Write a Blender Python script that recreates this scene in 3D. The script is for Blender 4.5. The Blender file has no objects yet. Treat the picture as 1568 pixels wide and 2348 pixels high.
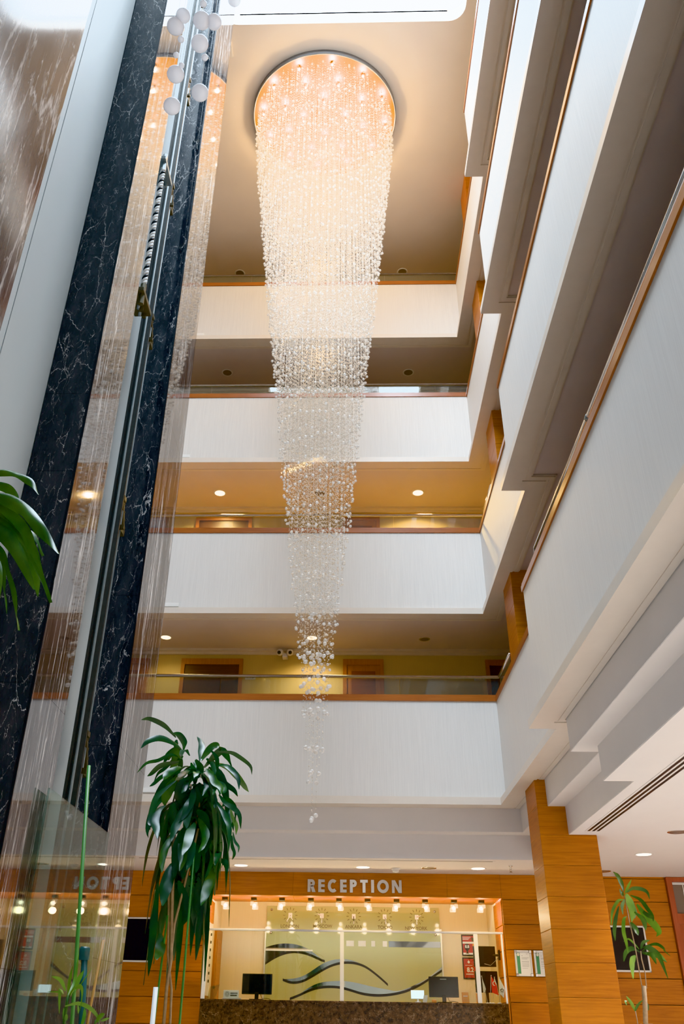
import bpy, bmesh, math, random
import numpy as np
from mathutils import Vector, Matrix, noise

random.seed(7)
rng = np.random.default_rng(7)
SC = bpy.context.scene
COL = SC.collection
R = math.radians
LAMP_CH, SPOT_CH, LAMP_RC, SKY, EXPO, LOOK, VT, GAM = 17.0, 170.0, 10.0, 27.0, 0.3, 'None', 'Khronos PBR Neutral', 1.25
CORE_FILL = [(15.3, 24, .04), (13.9, 24, .04), (12.2, 18, .04), (10.2, 8, .04)]
LOBBY = []
LOB = 230

LEAF_L=[(((-1.072,2.626),(-1.127,2.675),(-1.173,2.698),(-1.232,2.712),(-1.274,2.697)),0.026),(((-1.019,2.545),(-1.069,2.577),(-1.142,2.592),(-1.205,2.557),(-1.233,2.499)),0.035),(((-1.028,2.544),(-1.077,2.563),(-1.132,2.544),(-1.17,2.502)),0.038),(((-1.028,2.54),(-1.067,2.553),(-1.097,2.53),(-1.11,2.491)),0.028),(((-1.009,2.54),(-1.003,2.577),(-1.035,2.614),(-1.068,2.614)),0.033),(((-1.069,2.619),(-1.087,2.609),(-1.1,2.576)),0.024),(((-0.899,2.472),(-0.913,2.555),(-0.926,2.624),(-0.965,2.676)),0.035),(((-0.899,2.477),(-0.871,2.532),(-0.837,2.578),(-0.8,2.583),(-0.792,2.551)),0.037),(((-0.883,2.45),(-0.837,2.514),(-0.784,2.56),(-0.743,2.524),(-0.716,2.469)),0.04),(((-0.839,2.541),(-0.808,2.514),(-0.8,2.468),(-0.811,2.432)),0.024),(((-0.796,2.532),(-0.721,2.538),(-0.663,2.515),(-0.599,2.47),(-0.587,2.421)),0.021),(((-0.81,2.477),(-0.739,2.464),(-0.68,2.42),(-0.64,2.375),(-0.615,2.347)),0.035),(((-0.808,2.455),(-0.747,2.451),(-0.689,2.411),(-0.653,2.358),(-0.642,2.296)),0.028),(((-1.022,2.485),(-1.07,2.494),(-1.126,2.448),(-1.175,2.42),(-1.206,2.353)),0.023),(((-1.03,2.467),(-1.089,2.448),(-1.138,2.425),(-1.175,2.38),(-1.195,2.358)),0.026),(((-1.027,2.531),(-1.058,2.512),(-1.067,2.466),(-1.099,2.412)),0.042),(((-1.025,2.422),(-1.092,2.394),(-1.148,2.349),(-1.191,2.283),(-1.202,2.183)),0.037),(((-1.036,2.395),(-1.091,2.336),(-1.153,2.27),(-1.178,2.209),(-1.187,2.132),(-1.179,2.085)),0.028),(((-1.042,2.359),(-1.104,2.292),(-1.14,2.239),(-1.148,2.153),(-1.151,2.098),(-1.133,2.065)),0.03),(((-1.041,2.394),(-1.071,2.328),(-1.092,2.262),(-1.091,2.21)),0.051),(((-0.97,2.382),(-0.999,2.35),(-1.021,2.293),(-1.019,2.223)),0.06),(((-0.968,2.504),(-0.982,2.513),(-0.984,2.476),(-0.975,2.435)),0.031),(((-0.933,2.486),(-0.906,2.45),(-0.903,2.414),(-0.907,2.405)),0.038),(((-0.922,2.413),(-0.911,2.396),(-0.912,2.355)),0.035),(((-0.935,2.259),(-0.94,2.207),(-0.942,2.134),(-0.931,2.067)),0.05),(((-1.033,2.223),(-1.052,2.193),(-1.055,2.133),(-1.039,2.066)),0.046),(((-0.883,2.396),(-0.845,2.329),(-0.818,2.286),(-0.818,2.225)),0.037),(((-0.862,2.427),(-0.817,2.383),(-0.789,2.33),(-0.745,2.291),(-0.733,2.252)),0.037),(((-0.838,2.356),(-0.794,2.325),(-0.777,2.282),(-0.783,2.243)),0.03),(((-0.792,2.365),(-0.738,2.317),(-0.716,2.265),(-0.719,2.247)),0.023),(((-0.772,2.282),(-0.727,2.23),(-0.675,2.2),(-0.636,2.158),(-0.622,2.082)),0.028),(((-0.714,2.243),(-0.7,2.179),(-0.675,2.136),(-0.681,2.094)),0.023),(((-0.844,2.264),(-0.804,2.221),(-0.773,2.182),(-0.766,2.14)),0.037),(((-0.787,2.243),(-0.737,2.178),(-0.701,2.119),(-0.674,2.053),(-0.67,1.937)),0.027),(((-0.766,2.2),(-0.747,2.136),(-0.723,2.115),(-0.729,2.069)),0.025),(((-0.889,2.156),(-0.848,2.093),(-0.816,2.035),(-0.819,1.969),(-0.833,1.92)),0.039),(((-0.829,2.135),(-0.792,2.072),(-0.765,2.01),(-0.747,2.01)),0.025),(((-0.776,2.093),(-0.758,2.035),(-0.748,1.969),(-0.761,1.961)),0.034),(((-0.756,1.961),(-0.741,1.929),(-0.745,1.868)),0.036),(((-0.806,2.03),(-0.772,1.99),(-0.774,1.908),(-0.783,1.852)),0.029),(((-0.678,2.052),(-0.67,1.991),(-0.653,1.95),(-0.662,1.913)),0.018),(((-0.923,2.029),(-0.89,1.968),(-0.883,1.887),(-0.891,1.827)),0.04),(((-0.965,2.092),(-0.975,2.008),(-0.98,1.926),(-0.981,1.806)),0.059),(((-1.033,2.049),(-1.048,1.987),(-1.053,1.905),(-1.04,1.825)),0.036),(((-1.087,2.218),(-1.114,2.175),(-1.116,2.111),(-1.091,2.048),(-1.071,1.991)),0.041),(((-0.907,2.351),(-0.875,2.307),(-0.852,2.251),(-0.848,2.203)),0.051),(((-0.902,2.198),(-0.862,2.156),(-0.839,2.093),(-0.858,2.009)),0.05),(((-0.952,2.05),(-0.928,1.988),(-0.925,1.906),(-0.93,1.826)),0.04),(((-0.999,2.35),(-0.974,2.284),(-0.975,2.198),(-0.985,2.112)),0.056),(((-0.935,2.351),(-0.91,2.285),(-0.907,2.198),(-0.918,2.126)),0.051),(((-0.97,2.241),(-0.98,2.155),(-0.999,2.07),(-0.999,1.987)),0.05),(((-0.899,2.113),(-0.907,2.05),(-0.909,1.976),(-0.92,1.906)),0.045),(((-0.97,2.431),(-0.985,2.395),(-0.999,2.35),(-1.015,2.324)),0.037),(((-0.954,2.463),(-0.94,2.413),(-0.945,2.36)),0.033),(((-0.873,2.504),(-0.839,2.486),(-0.816,2.432),(-0.803,2.387)),0.031),(((-1.018,2.44),(-1.052,2.412),(-1.081,2.372),(-1.09,2.332)),0.037),(((-1.088,1.79),(-1.083,1.622),(-1.078,1.469),(-1.075,1.322)),0.036),(((-0.936,1.85),(-0.888,1.691),(-0.865,1.504)),0.056),(((-0.805,1.805),(-0.824,1.647),(-0.839,1.537),(-0.849,1.409)),0.036),(((-0.772,1.875),(-0.783,1.76),(-0.8,1.658)),0.051),(((-1.017,1.896),(-1.018,1.78),(-1.017,1.656)),0.062),(((-0.859,1.851),(-0.855,1.714),(-0.857,1.624)),0.051),(((-0.97,1.803),(-0.918,1.668),(-0.927,1.579)),0.056),(((-1.046,1.534),(-1.019,1.449),(-1.021,1.396)),0.049)]
STEM_L=[(((-0.97,1.005),(-0.981,1.106),(-0.982,1.282),(-0.973,1.407),(-1.0,1.734),(-1.025,2.087)),0.019),(((-0.93,1.005),(-0.946,1.106),(-0.955,1.262),(-0.993,1.428),(-1.03,1.849)),0.014),(((-0.881,2.088),(-0.923,1.85),(-0.972,1.579),(-0.977,1.282)),0.013)]
LEAF_R=[(((2.73,2.238),(2.723,2.312),(2.701,2.379),(2.673,2.416)),0.057),(((2.736,2.214),(2.749,2.269),(2.771,2.321)),0.027),(((2.747,2.22),(2.813,2.258),(2.899,2.252),(2.947,2.223),(2.958,2.163)),0.037),(((2.729,2.196),(2.703,2.238),(2.686,2.214),(2.698,2.166)),0.04),(((2.738,2.208),(2.767,2.148),(2.784,2.059),(2.761,1.964)),0.086),(((2.789,2.161),(2.828,2.119),(2.855,2.048),(2.848,2.012)),0.06),(((2.797,2.203),(2.876,2.162),(2.921,2.084),(2.953,2.014),(2.944,1.967)),0.04),(((2.828,2.119),(2.878,2.031),(2.942,1.955),(2.981,1.885),(2.946,1.839)),0.073),(((2.804,2.059),(2.844,1.989),(2.831,1.884)),0.053),(((2.748,1.964),(2.764,1.906),(2.779,1.848)),0.065),(((2.724,2.166),(2.676,2.153),(2.614,2.063),(2.587,1.939)),0.033),(((2.716,2.16),(2.651,2.087),(2.625,2.01)),0.04),(((2.667,2.105),(2.636,1.998),(2.62,1.904),(2.625,1.818)),0.04),(((2.724,2.017),(2.68,1.987),(2.649,1.881),(2.65,1.778),(2.642,1.692)),0.036),(((2.859,2.072),(2.901,2.013),(2.928,1.984)),0.04),(((2.797,1.734),(2.833,1.791),(2.903,1.815)),0.032),(((2.798,1.74),(2.763,1.796),(2.724,1.83),(2.681,1.807)),0.019),(((2.799,1.711),(2.852,1.752),(2.922,1.713),(2.956,1.657),(2.994,1.496)),0.055),(((2.826,1.751),(2.935,1.781),(2.986,1.748),(2.991,1.708)),0.029),(((2.852,1.752),(2.939,1.736),(3.007,1.691),(3.067,1.636)),0.036),(((2.819,1.711),(2.88,1.695),(2.896,1.611)),0.048),(((2.793,1.711),(2.741,1.745),(2.691,1.715),(2.671,1.642)),0.045),(((2.736,1.682),(2.694,1.625),(2.67,1.491)),0.064),(((2.83,1.706),(2.928,1.679),(3.027,1.63)),0.019),(((3.016,1.737),(3.063,1.681)),0.01),(((2.668,1.231),(2.635,1.295),(2.589,1.354)),0.031),(((2.668,1.231),(2.704,1.296),(2.734,1.323)),0.019),(((2.662,1.236),(2.667,1.295)),0.016),(((2.601,1.316),(2.578,1.31),(2.579,1.278)),0.019),(((2.769,1.308),(2.803,1.287),(2.826,1.244)),0.031)]
STEM_R=[(((2.737,1.138),(2.764,1.329),(2.774,1.438)),0.045),(((2.757,1.427),(2.752,1.767),(2.736,1.97),(2.729,2.196)),0.011),(((2.796,1.416),(2.807,1.543),(2.795,1.655),(2.798,1.722)),0.011),(((2.666,1.137),(2.662,1.236)),0.009)]
LEAF_S=[(((-1.27,1.209),(-1.27,1.276),(-1.265,1.33)),0.017),(((-1.262,1.216),(-1.256,1.277),(-1.266,1.387)),0.013),(((-1.262,1.216),(-1.243,1.27),(-1.225,1.319)),0.025),(((-1.257,1.219),(-1.214,1.284),(-1.185,1.331)),0.005),(((-1.258,1.205),(-1.23,1.243),(-1.197,1.248),(-1.181,1.218),(-1.177,1.156)),0.017),(((-1.279,1.233),(-1.301,1.274),(-1.337,1.288)),0.017),(((-1.283,1.221),(-1.312,1.24),(-1.317,1.204),(-1.315,1.145)),0.015),(((-1.269,1.174),(-1.221,1.186),(-1.173,1.17),(-1.141,1.143),(-1.127,1.108)),0.017),(((-1.26,1.122),(-1.23,1.141)),0.022),(((-1.141,1.108),(-1.118,1.138),(-1.1,1.148)),0.019),(((-1.101,1.12),(-1.067,1.132)),0.011),(((-1.288,1.218),(-1.315,1.228),(-1.369,1.229)),0.007),(((-1.203,1.077),(-1.201,1.137),(-1.21,1.17)),0.017),(((-1.274,1.106),(-1.287,1.145),(-1.296,1.169)),0.011),(((-1.22,1.184),(-1.216,1.16),(-1.217,1.146)),0.008)]
STEM_S=[(((-1.263,1.008),(-1.271,1.122),(-1.271,1.216)),0.015),(((-1.137,1.01),(-1.13,1.11),(-1.13,1.124)),0.005)]


# ------------------------------------------------------------------ helpers
def tag(o, label=None, cat=None, group=None, kind=None):
    if label: o['label'] = label
    if cat: o['category'] = cat
    if group: o['group'] = group
    if kind: o['kind'] = kind
    return o

def empty(name, loc, label, cat, group=None, rz=0):
    o = bpy.data.objects.new(name, None)
    o.empty_display_size = 0.1
    COL.objects.link(o)
    o.location = loc; o.rotation_euler = (0, 0, rz)
    return tag(o, label, cat, group)

class MB:
    def __init__(s): s.v = []; s.f = []
    def add(s, vs, fs):
        b = len(s.v); s.v += [tuple(v) for v in vs]; s.f += [tuple(i + b for i in f) for f in fs]; return s
    def box(s, x0, x1, y0, y1, z0, z1):
        return s.add([(x0,y0,z0),(x1,y0,z0),(x1,y1,z0),(x0,y1,z0),(x0,y0,z1),(x1,y0,z1),(x1,y1,z1),(x0,y1,z1)],
                     [(0,3,2,1),(4,5,6,7),(0,1,5,4),(1,2,6,5),(2,3,7,6),(3,0,4,7)])
    def rbox(s, x0, x1, y0, y1, z0, z1, b):
        """box with its twelve edges chamfered by b"""
        bm = bmesh.new()
        bmesh.ops.create_cube(bm, size=1)
        for v in bm.verts:
            v.co = ((x0+x1)/2 + v.co.x*(x1-x0), (y0+y1)/2 + v.co.y*(y1-y0), (z0+z1)/2 + v.co.z*(z1-z0))
        bmesh.ops.bevel(bm, geom=bm.edges[:], offset=b, segments=2, affect='EDGES', profile=0.5)
        bm.verts.index_update()
        s.add([v.co[:] for v in bm.verts], [[v.index for v in f.verts] for f in bm.faces]); bm.free(); return s
    def prism(s, poly, axis, a, b):
        """extrude a 2D polygon along an axis; poly in (x,z) for 'y', (x,y) for 'z', (y,z) for 'x'"""
        n = len(poly)
        def P(p, t):
            return (p[0], t, p[1]) if axis == 'y' else (p[0], p[1], t) if axis == 'z' else (t, p[0], p[1])
        vs = [P(p, a) for p in poly] + [P(p, b) for p in poly]
        fs = [tuple(range(n)), tuple(range(2*n-1, n-1, -1))] + [(i, (i+1) % n, n+(i+1) % n, n+i) for i in range(n)]
        return s.add(vs, fs)
    def tube(s, pts, r, n=10, cap=True):
        pts = [Vector(p) for p in pts]
        rs = r if isinstance(r, (list, tuple)) else [r]*len(pts)
        rings = []
        up = None
        for i, p in enumerate(pts):
            d = (pts[min(i+1, len(pts)-1)] - pts[max(i-1, 0)]).normalized()
            if up is None:
                up = Vector((0,0,1)) if abs(d.z) < 0.9 else Vector((1,0,0))
            u = d.cross(up)
            if u.length < 1e-6: u = d.orthogonal()
            u.normalize(); w = u.cross(d).normalized(); up = w
            rings.append([p + (u*math.cos(2*math.pi*k/n) + w*math.sin(2*math.pi*k/n))*rs[i] for k in range(n)])
        vs = [q for r_ in rings for q in r_]
        fs = []
        for i in range(len(pts)-1):
            for k in range(n):
                a = i*n+k; b = i*n+(k+1) % n
                fs.append((a, b, b+n, a+n))
        if cap:
            fs.append(tuple(range(n-1, -1, -1))); fs.append(tuple((len(pts)-1)*n + k for k in range(n)))
        return s.add(vs, fs)
    def lathe(s, prof, c=(0,0,0), n=24):
        """revolve (r,z) profile round z"""
        vs = []; fs = []
        for r, z in prof:
            for k in range(n):
                a = 2*math.pi*k/n
                vs.append((c[0]+r*math.cos(a), c[1]+r*math.sin(a), c[2]+z))
        for i in range(len(prof)-1):
            for k in range(n):
                a = i*n+k; b = i*n+(k+1) % n
                fs.append((a, b, b+n, a+n))
        fs.append(tuple(range(n-1, -1, -1))); fs.append(tuple((len(prof)-1)*n+k for k in range(n)))
        return s.add(vs, fs)
    def ball(s, c, r, sub=2):
        bm = bmesh.new(); bmesh.ops.create_icosphere(bm, subdivisions=sub, radius=r)
        bm.verts.index_update()
        s.add([(v.co.x+c[0], v.co.y+c[1], v.co.z+c[2]) for v in bm.verts], [[v.index for v in f.verts] for f in bm.faces]); bm.free(); return s
    def leaf(s, pts, width, side=(1,0,0), n=14, base=0.3, fold=0.25, wave=0.0, tip=0.9):
        """blade along a smooth curve through pts; side = direction of its width, folded in a shallow V"""
        P = [Vector(p) for p in pts]
        Q = [2*P[0]-P[1]] + P + [2*P[-1]-P[-2]]
        def ev(t):
            u = t*(len(P)-1); i = min(int(u), len(P)-2); f = u-i
            a, b, c, d = Q[i:i+4]
            return 0.5*((2*b) + (c-a)*f + (2*a-5*b+4*c-d)*f*f + (3*b-a-3*c+d)*f**3)
        side = Vector(side)
        vs = []; fs = []
        ph = random.random()*6
        for k in range(n+1):
            t = k/n
            p = ev(t); d = (ev(min(1, t+.02)) - ev(max(0, t-.02))).normalized()
            sd = (side - d*side.dot(d))
            if sd.length < 0.05: sd = d.orthogonal()
            sd.normalize(); nm = sd.cross(d).normalized()
            w = width*0.5*(base + (1-base)*min(1, t/0.35)**0.8) * (1-max(0, (t-0.45)/0.55)**2.2*tip)
            wv = wave*width*math.sin(ph + t*17)
            vs += [p - sd*w + nm*(fold*w + wv), p, p + sd*w + nm*(fold*w - wv)]
        for k in range(n):
            a = 3*k
            fs += [(a, a+1, a+4, a+3), (a+1, a+2, a+5, a+4)]
        return s.add(vs, fs)
    def build(s, name, mat, parent=None, smooth=False, fixn=True):
        me = bpy.data.meshes.new(name)
        me.from_pydata(s.v, [], s.f)
        if fixn and len(s.f) < 60000:
            bm = bmesh.new(); bm.from_mesh(me); bmesh.ops.recalc_face_normals(bm, faces=bm.faces[:]); bm.to_mesh(me); bm.free()
        me.materials.append(mat)
        o = bpy.data.objects.new(name, me); COL.objects.link(o)
        if smooth:
            me.polygons.foreach_set('use_smooth', [True]*len(me.polygons))
        if parent is not None:
            o.parent = parent
            bpy_world[parent.name] = bpy_world.get(parent.name) or world(parent)
            o.matrix_parent_inverse = bpy_world[parent.name].inverted()
        return o
bpy_world = {}
def world(o):
    m = Matrix.Translation(o.location) @ o.rotation_euler.to_matrix().to_4x4()
    if o.parent is not None: m = world(o.parent) @ o.matrix_parent_inverse @ m
    return m

def struct(name, mb, mat, parent=None, smooth=False):
    o = mb.build(name, mat, parent, smooth)
    if parent is None: o['kind'] = 'structure'
    return o

def text_mesh(txt, size, depth=0.0, mat=None, name='lettering', loc=(0,0,0), parent=None, align='CENTER', bold=0.0, rz=0.0, sx=1.0):
    """flat or raised lettering standing in the XZ plane, reading from -Y"""
    cu = bpy.data.curves.new(name, 'FONT')
    cu.body = txt; cu.size = size; cu.extrude = depth; cu.align_x = align; cu.align_y = 'CENTER'; cu.offset = bold
    tmp = bpy.data.objects.new('tmp', cu); COL.objects.link(tmp)
    dg = bpy.context.evaluated_depsgraph_get()
    me = bpy.data.meshes.new_from_object(tmp.evaluated_get(dg))
    bpy.data.objects.remove(tmp); bpy.data.curves.remove(cu)
    M = Matrix.Translation(loc) @ Matrix.Rotation(rz, 4, 'Z') @ Matrix.Rotation(R(90), 4, 'X') @ Matrix.Diagonal((sx,1,1,1))
    me.transform(M)
    me.materials.clear(); me.materials.append(mat)
    o = bpy.data.objects.new(name, me); COL.objects.link(o)
    if parent is not None:
        o.parent = parent; o.matrix_parent_inverse = world(parent).inverted()
    return o

# ------------------------------------------------------------------ materials
def lin(h):
    c = [int(h[i:i+2], 16)/255 for i in (0,2,4)]
    return tuple(x/12.92 if x <= .04045 else ((x+.055)/1.055)**2.4 for x in c) + (1,)

def new(name):
    m = bpy.data.materials.new(name); m.use_nodes = True
    nt = m.node_tree; nt.nodes.clear()
    out = nt.nodes.new('ShaderNodeOutputMaterial')
    return m, nt, out

def N(nt, t, **kw):
    n = nt.nodes.new(t)
    for k, v in kw.items():
        if k in n.inputs.keys(): n.inputs[k].default_value = v
        else: setattr(n, k, v)
    return n

def pbr(name, col, rough=0.5, metal=0.0, spec=0.5, coat=0.0, noise_amt=0.0, nscale=8, bump=0.0, emit=None, es=0):
    m, nt, out = new(name)
    b = N(nt, 'ShaderNodeBsdfPrincipled')
    b.inputs['Base Color'].default_value = col if len(col) == 4 else (*col, 1)
    b.inputs['Roughness'].default_value = rough; b.inputs['Metallic'].default_value = metal
    b.inputs['Specular IOR Level'].default_value = spec
    b.inputs['Coat Weight'].default_value = coat; b.inputs['Coat Roughness'].default_value = 0.04
    if emit: b.inputs['Emission Color'].default_value = (*emit[:3], 1); b.inputs['Emission Strength'].default_value = es
    tc = N(nt, 'ShaderNodeTexCoord')
    nz = N(nt, 'ShaderNodeTexNoise', Scale=nscale, Detail=4.0)
    nt.links.new(tc.outputs['Object'], nz.inputs['Vector'])
    if noise_amt:
        c = b.inputs['Base Color'].default_value[:]
        mx = N(nt, 'ShaderNodeMix', data_type='RGBA')
        mx.inputs[6].default_value = tuple(max(0, x*(1-noise_amt)) for x in c[:3]) + (1,)
        mx.inputs[7].default_value = tuple(min(1, x*(1+noise_amt)) for x in c[:3]) + (1,)
        nt.links.new(nz.outputs['Fac'], mx.inputs[0]); nt.links.new(mx.outputs[2], b.inputs['Base Color'])
    if bump:
        bp = N(nt, 'ShaderNodeBump', Strength=bump, Distance=0.01)
        nt.links.new(nz.outputs['Fac'], bp.inputs['Height']); nt.links.new(bp.outputs['Normal'], b.inputs['Normal'])
    nt.links.new(b.outputs[0], out.inputs[0])
    return m

def wallpaper(name, col, amt=0.10, rough=0.6):
    """vinyl wall covering with fine vertical thread streaks"""
    m, nt, out = new(name)
    b = N(nt, 'ShaderNodeBsdfPrincipled', Roughness=rough)
    tc = N(nt, 'ShaderNodeTexCoord')
    mp = N(nt, 'ShaderNodeMapping'); mp.inputs['Scale'].default_value = (45, 45, 0.8)
    nz = N(nt, 'ShaderNodeTexNoise', Scale=2.2, Detail=5.0, Roughness=0.7)
    nt.links.new(tc.outputs['Object'], mp.inputs[0]); nt.links.new(mp.outputs[0], nz.inputs['Vector'])
    cr = N(nt, 'ShaderNodeValToRGB')
    cr.color_ramp.elements[0].position = .3; cr.color_ramp.elements[1].position = .75
    cr.color_ramp.elements[0].color = tuple(x*(1-amt) for x in col[:3]) + (1,)
    cr.color_ramp.elements[1].color = tuple(min(1, x*(1+amt*.5)) for x in col[:3]) + (1,)
    nt.links.new(nz.outputs['Fac'], cr.inputs[0]); nt.links.new(cr.outputs[0], b.inputs['Base Color'])
    bp = N(nt, 'ShaderNodeBump', Strength=0.08, Distance=0.005)
    nt.links.new(nz.outputs['Fac'], bp.inputs['Height']); nt.links.new(bp.outputs['Normal'], b.inputs['Normal'])
    nt.links.new(b.outputs[0], out.inputs[0])
    return m

def wood(name, c0, c1, axis='x', rough=0.40, coat=0.05):
    """lacquered veneer with grain running along an axis"""
    m, nt, out = new(name)
    b = N(nt, 'ShaderNodeBsdfPrincipled', Roughness=rough)
    b.inputs['Specular IOR Level'].default_value = 0.28
    b.inputs['Coat Weight'].default_value = coat; b.inputs['Coat Roughness'].default_value = 0.15
    tc = N(nt, 'ShaderNodeTexCoord')
    mp = N(nt, 'ShaderNodeMapping')
    mp.inputs['Scale'].default_value = {'x': (1.2, 1.2, 26), 'z': (22, 22, 1.2), 'y': (22, 1.2, 22)}[axis]
    nz = N(nt, 'ShaderNodeTexNoise', Scale=1.6, Detail=7.0, Roughness=0.62, Distortion=0.6)
    nt.links.new(tc.outputs['Object'], mp.inputs[0]); nt.links.new(mp.outputs[0], nz.inputs['Vector'])
    nz2 = N(nt, 'ShaderNodeTexNoise', Scale=1.1, Detail=2.0)
    nt.links.new(tc.outputs['Object'], nz2.inputs['Vector'])
    ad = N(nt, 'ShaderNodeMath', operation='ADD'); mu = N(nt, 'ShaderNodeMath', operation='MULTIPLY'); mu.inputs[1].default_value = 0.45
    nt.links.new(nz2.outputs['Fac'], mu.inputs[0]); nt.links.new(nz.outputs['Fac'], ad.inputs[0]); nt.links.new(mu.outputs[0], ad.inputs[1])
    cr = N(nt, 'ShaderNodeValToRGB')
    cr.color_ramp.elements[0].position = .5; cr.color_ramp.elements[1].position = .95
    cr.color_ramp.elements[0].color = c0; cr.color_ramp.elements[1].color = c1
    nt.links.new(ad.outputs[0], cr.inputs[0]); nt.links.new(cr.outputs[0], b.inputs['Base Color'])
    nt.links.new(b.outputs[0], out.inputs[0])
    return m

def marble(name, base0, base1, vein, vscale=1.0, rough=0.06, vein_w=0.02, stretch=(1,1,0.45), spec=0.5, amount=1.0, cloud=1.0, ior=1.5, warp=.28):
    """polished dark stone: cloudy ground and two nets of thin broken pale veins"""
    m, nt, out = new(name)
    b = N(nt, 'ShaderNodeBsdfPrincipled', Roughness=rough)
    b.inputs['Specular IOR Level'].default_value = spec; b.inputs['IOR'].default_value = ior
    tc = N(nt, 'ShaderNodeTexCoord')
    mp = N(nt, 'ShaderNodeMapping'); mp.inputs['Scale'].default_value = stretch
    mp.inputs['Rotation'].default_value = (0.25, 0.35, 0.2)
    nt.links.new(tc.outputs['Object'], mp.inputs[0])
    wz = N(nt, 'ShaderNodeTexNoise', Scale=2.2*vscale, Detail=6.0, Roughness=0.65)
    nt.links.new(mp.outputs[0], wz.inputs['Vector'])
    mix = N(nt, 'ShaderNodeMix', data_type='VECTOR'); mix.inputs[0].default_value = warp
    nt.links.new(mp.outputs[0], mix.inputs[4]); nt.links.new(wz.outputs['Color'], mix.inputs[5])
    total = None
    for sc, w, thr in ((2.6*vscale, vein_w, .47), (6.5*vscale, vein_w*1.5, .50), (15*vscale, vein_w*2.0, .52), (30*vscale, vein_w*2.2, .60)):
        vo = N(nt, 'ShaderNodeTexVoronoi', feature='DISTANCE_TO_EDGE', Scale=sc)
        nt.links.new(mix.outputs[1], vo.inputs['Vector'])
        mr = N(nt, 'ShaderNodeMapRange'); mr.inputs[1].default_value = 0; mr.inputs[2].default_value = w
        mr.inputs[3].default_value = 1; mr.inputs[4].default_value = 0
        nt.links.new(vo.outputs['Distance'], mr.inputs[0])
        mk = N(nt, 'ShaderNodeTexNoise', Scale=1.7*sc/2.6, Detail=3.0)
        nt.links.new(mp.outputs[0], mk.inputs['Vector'])
        mm = N(nt, 'ShaderNodeMapRange'); mm.inputs[1].default_value = thr; mm.inputs[2].default_value = thr+.16
        nt.links.new(mk.outputs['Fac'], mm.inputs[0])
        pr = N(nt, 'ShaderNodeMath', operation='MULTIPLY')
        nt.links.new(mr.outputs[0], pr.inputs[0]); nt.links.new(mm.outputs[0], pr.inputs[1])
        if total is None: total = pr
        else:
            ma = N(nt, 'ShaderNodeMath', operation='MAXIMUM')
            nt.links.new(total.outputs[0], ma.inputs[0]); nt.links.new(pr.outputs[0], ma.inputs[1]); total = ma
    cl = N(nt, 'ShaderNodeTexNoise', Scale=5*cloud, Detail=8.0, Roughness=0.75)
    nt.links.new(mp.outputs[0], cl.inputs['Vector'])
    cr = N(nt, 'ShaderNodeValToRGB')
    cr.color_ramp.elements[0].position = .42; cr.color_ramp.elements[1].position = .72
    cr.color_ramp.elements[0].color = base0; cr.color_ramp.elements[1].color = base1
    nt.links.new(cl.outputs['Fac'], cr.inputs[0])
    am = N(nt, 'ShaderNodeMath', operation='MULTIPLY'); am.inputs[1].default_value = amount
    nt.links.new(total.outputs[0], am.inputs[0])
    mx = N(nt, 'ShaderNodeMix', data_type='RGBA'); mx.inputs[7].default_value = vein
    nt.links.new(am.outputs[0], mx.inputs[0]); nt.links.new(cr.outputs[0], mx.inputs[6])
    nt.links.new(mx.outputs[2], b.inputs['Base Color'])
    nt.links.new(b.outputs[0], out.inputs[0])
    return m

def schlick(nt, f0=0.04, top=1.0):
    """reflectance of a thin pane, the same from either side"""
    lw = N(nt, 'ShaderNodeLayerWeight', Blend=0.5)
    p = N(nt, 'ShaderNodeMath', operation='POWER'); p.inputs[1].default_value = 5.0
    a = N(nt, 'ShaderNodeMath', operation='MULTIPLY_ADD'); a.inputs[1].default_value = top-f0; a.inputs[2].default_value = f0
    nt.links.new(lw.outputs['Facing'], p.inputs[0]); nt.links.new(p.outputs[0], a.inputs[0])
    return a

def glass_sheet(name, tint=(0.93, 0.97, 0.95, 1), ior=1.5, haze=0.0):
    """flat glass: see-through with Fresnel reflections"""
    m, nt, out = new(name)
    tr = N(nt, 'ShaderNodeBsdfTransparent'); tr.inputs[0].default_value = tint
    gl = N(nt, 'ShaderNodeBsdfGlossy', Roughness=0.01)
    fr = schlick(nt, ((ior-1)/(ior+1))**2)
    mx = N(nt, 'ShaderNodeMixShader')
    nt.links.new(fr.outputs[0], mx.inputs[0]); nt.links.new(tr.outputs[0], mx.inputs[1]); nt.links.new(gl.outputs[0], mx.inputs[2])
    last = mx
    if haze:
        df = N(nt, 'ShaderNodeBsdfDiffuse'); df.inputs[0].default_value = (.7, .72, .7, 1)
        m2 = N(nt, 'ShaderNodeMixShader'); m2.inputs[0].default_value = haze
        nt.links.new(mx.outputs[0], m2.inputs[1]); nt.links.new(df.outputs[0], m2.inputs[2]); last = m2
    nt.links.new(last.outputs[0], out.inputs[0])
    return m

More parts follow.
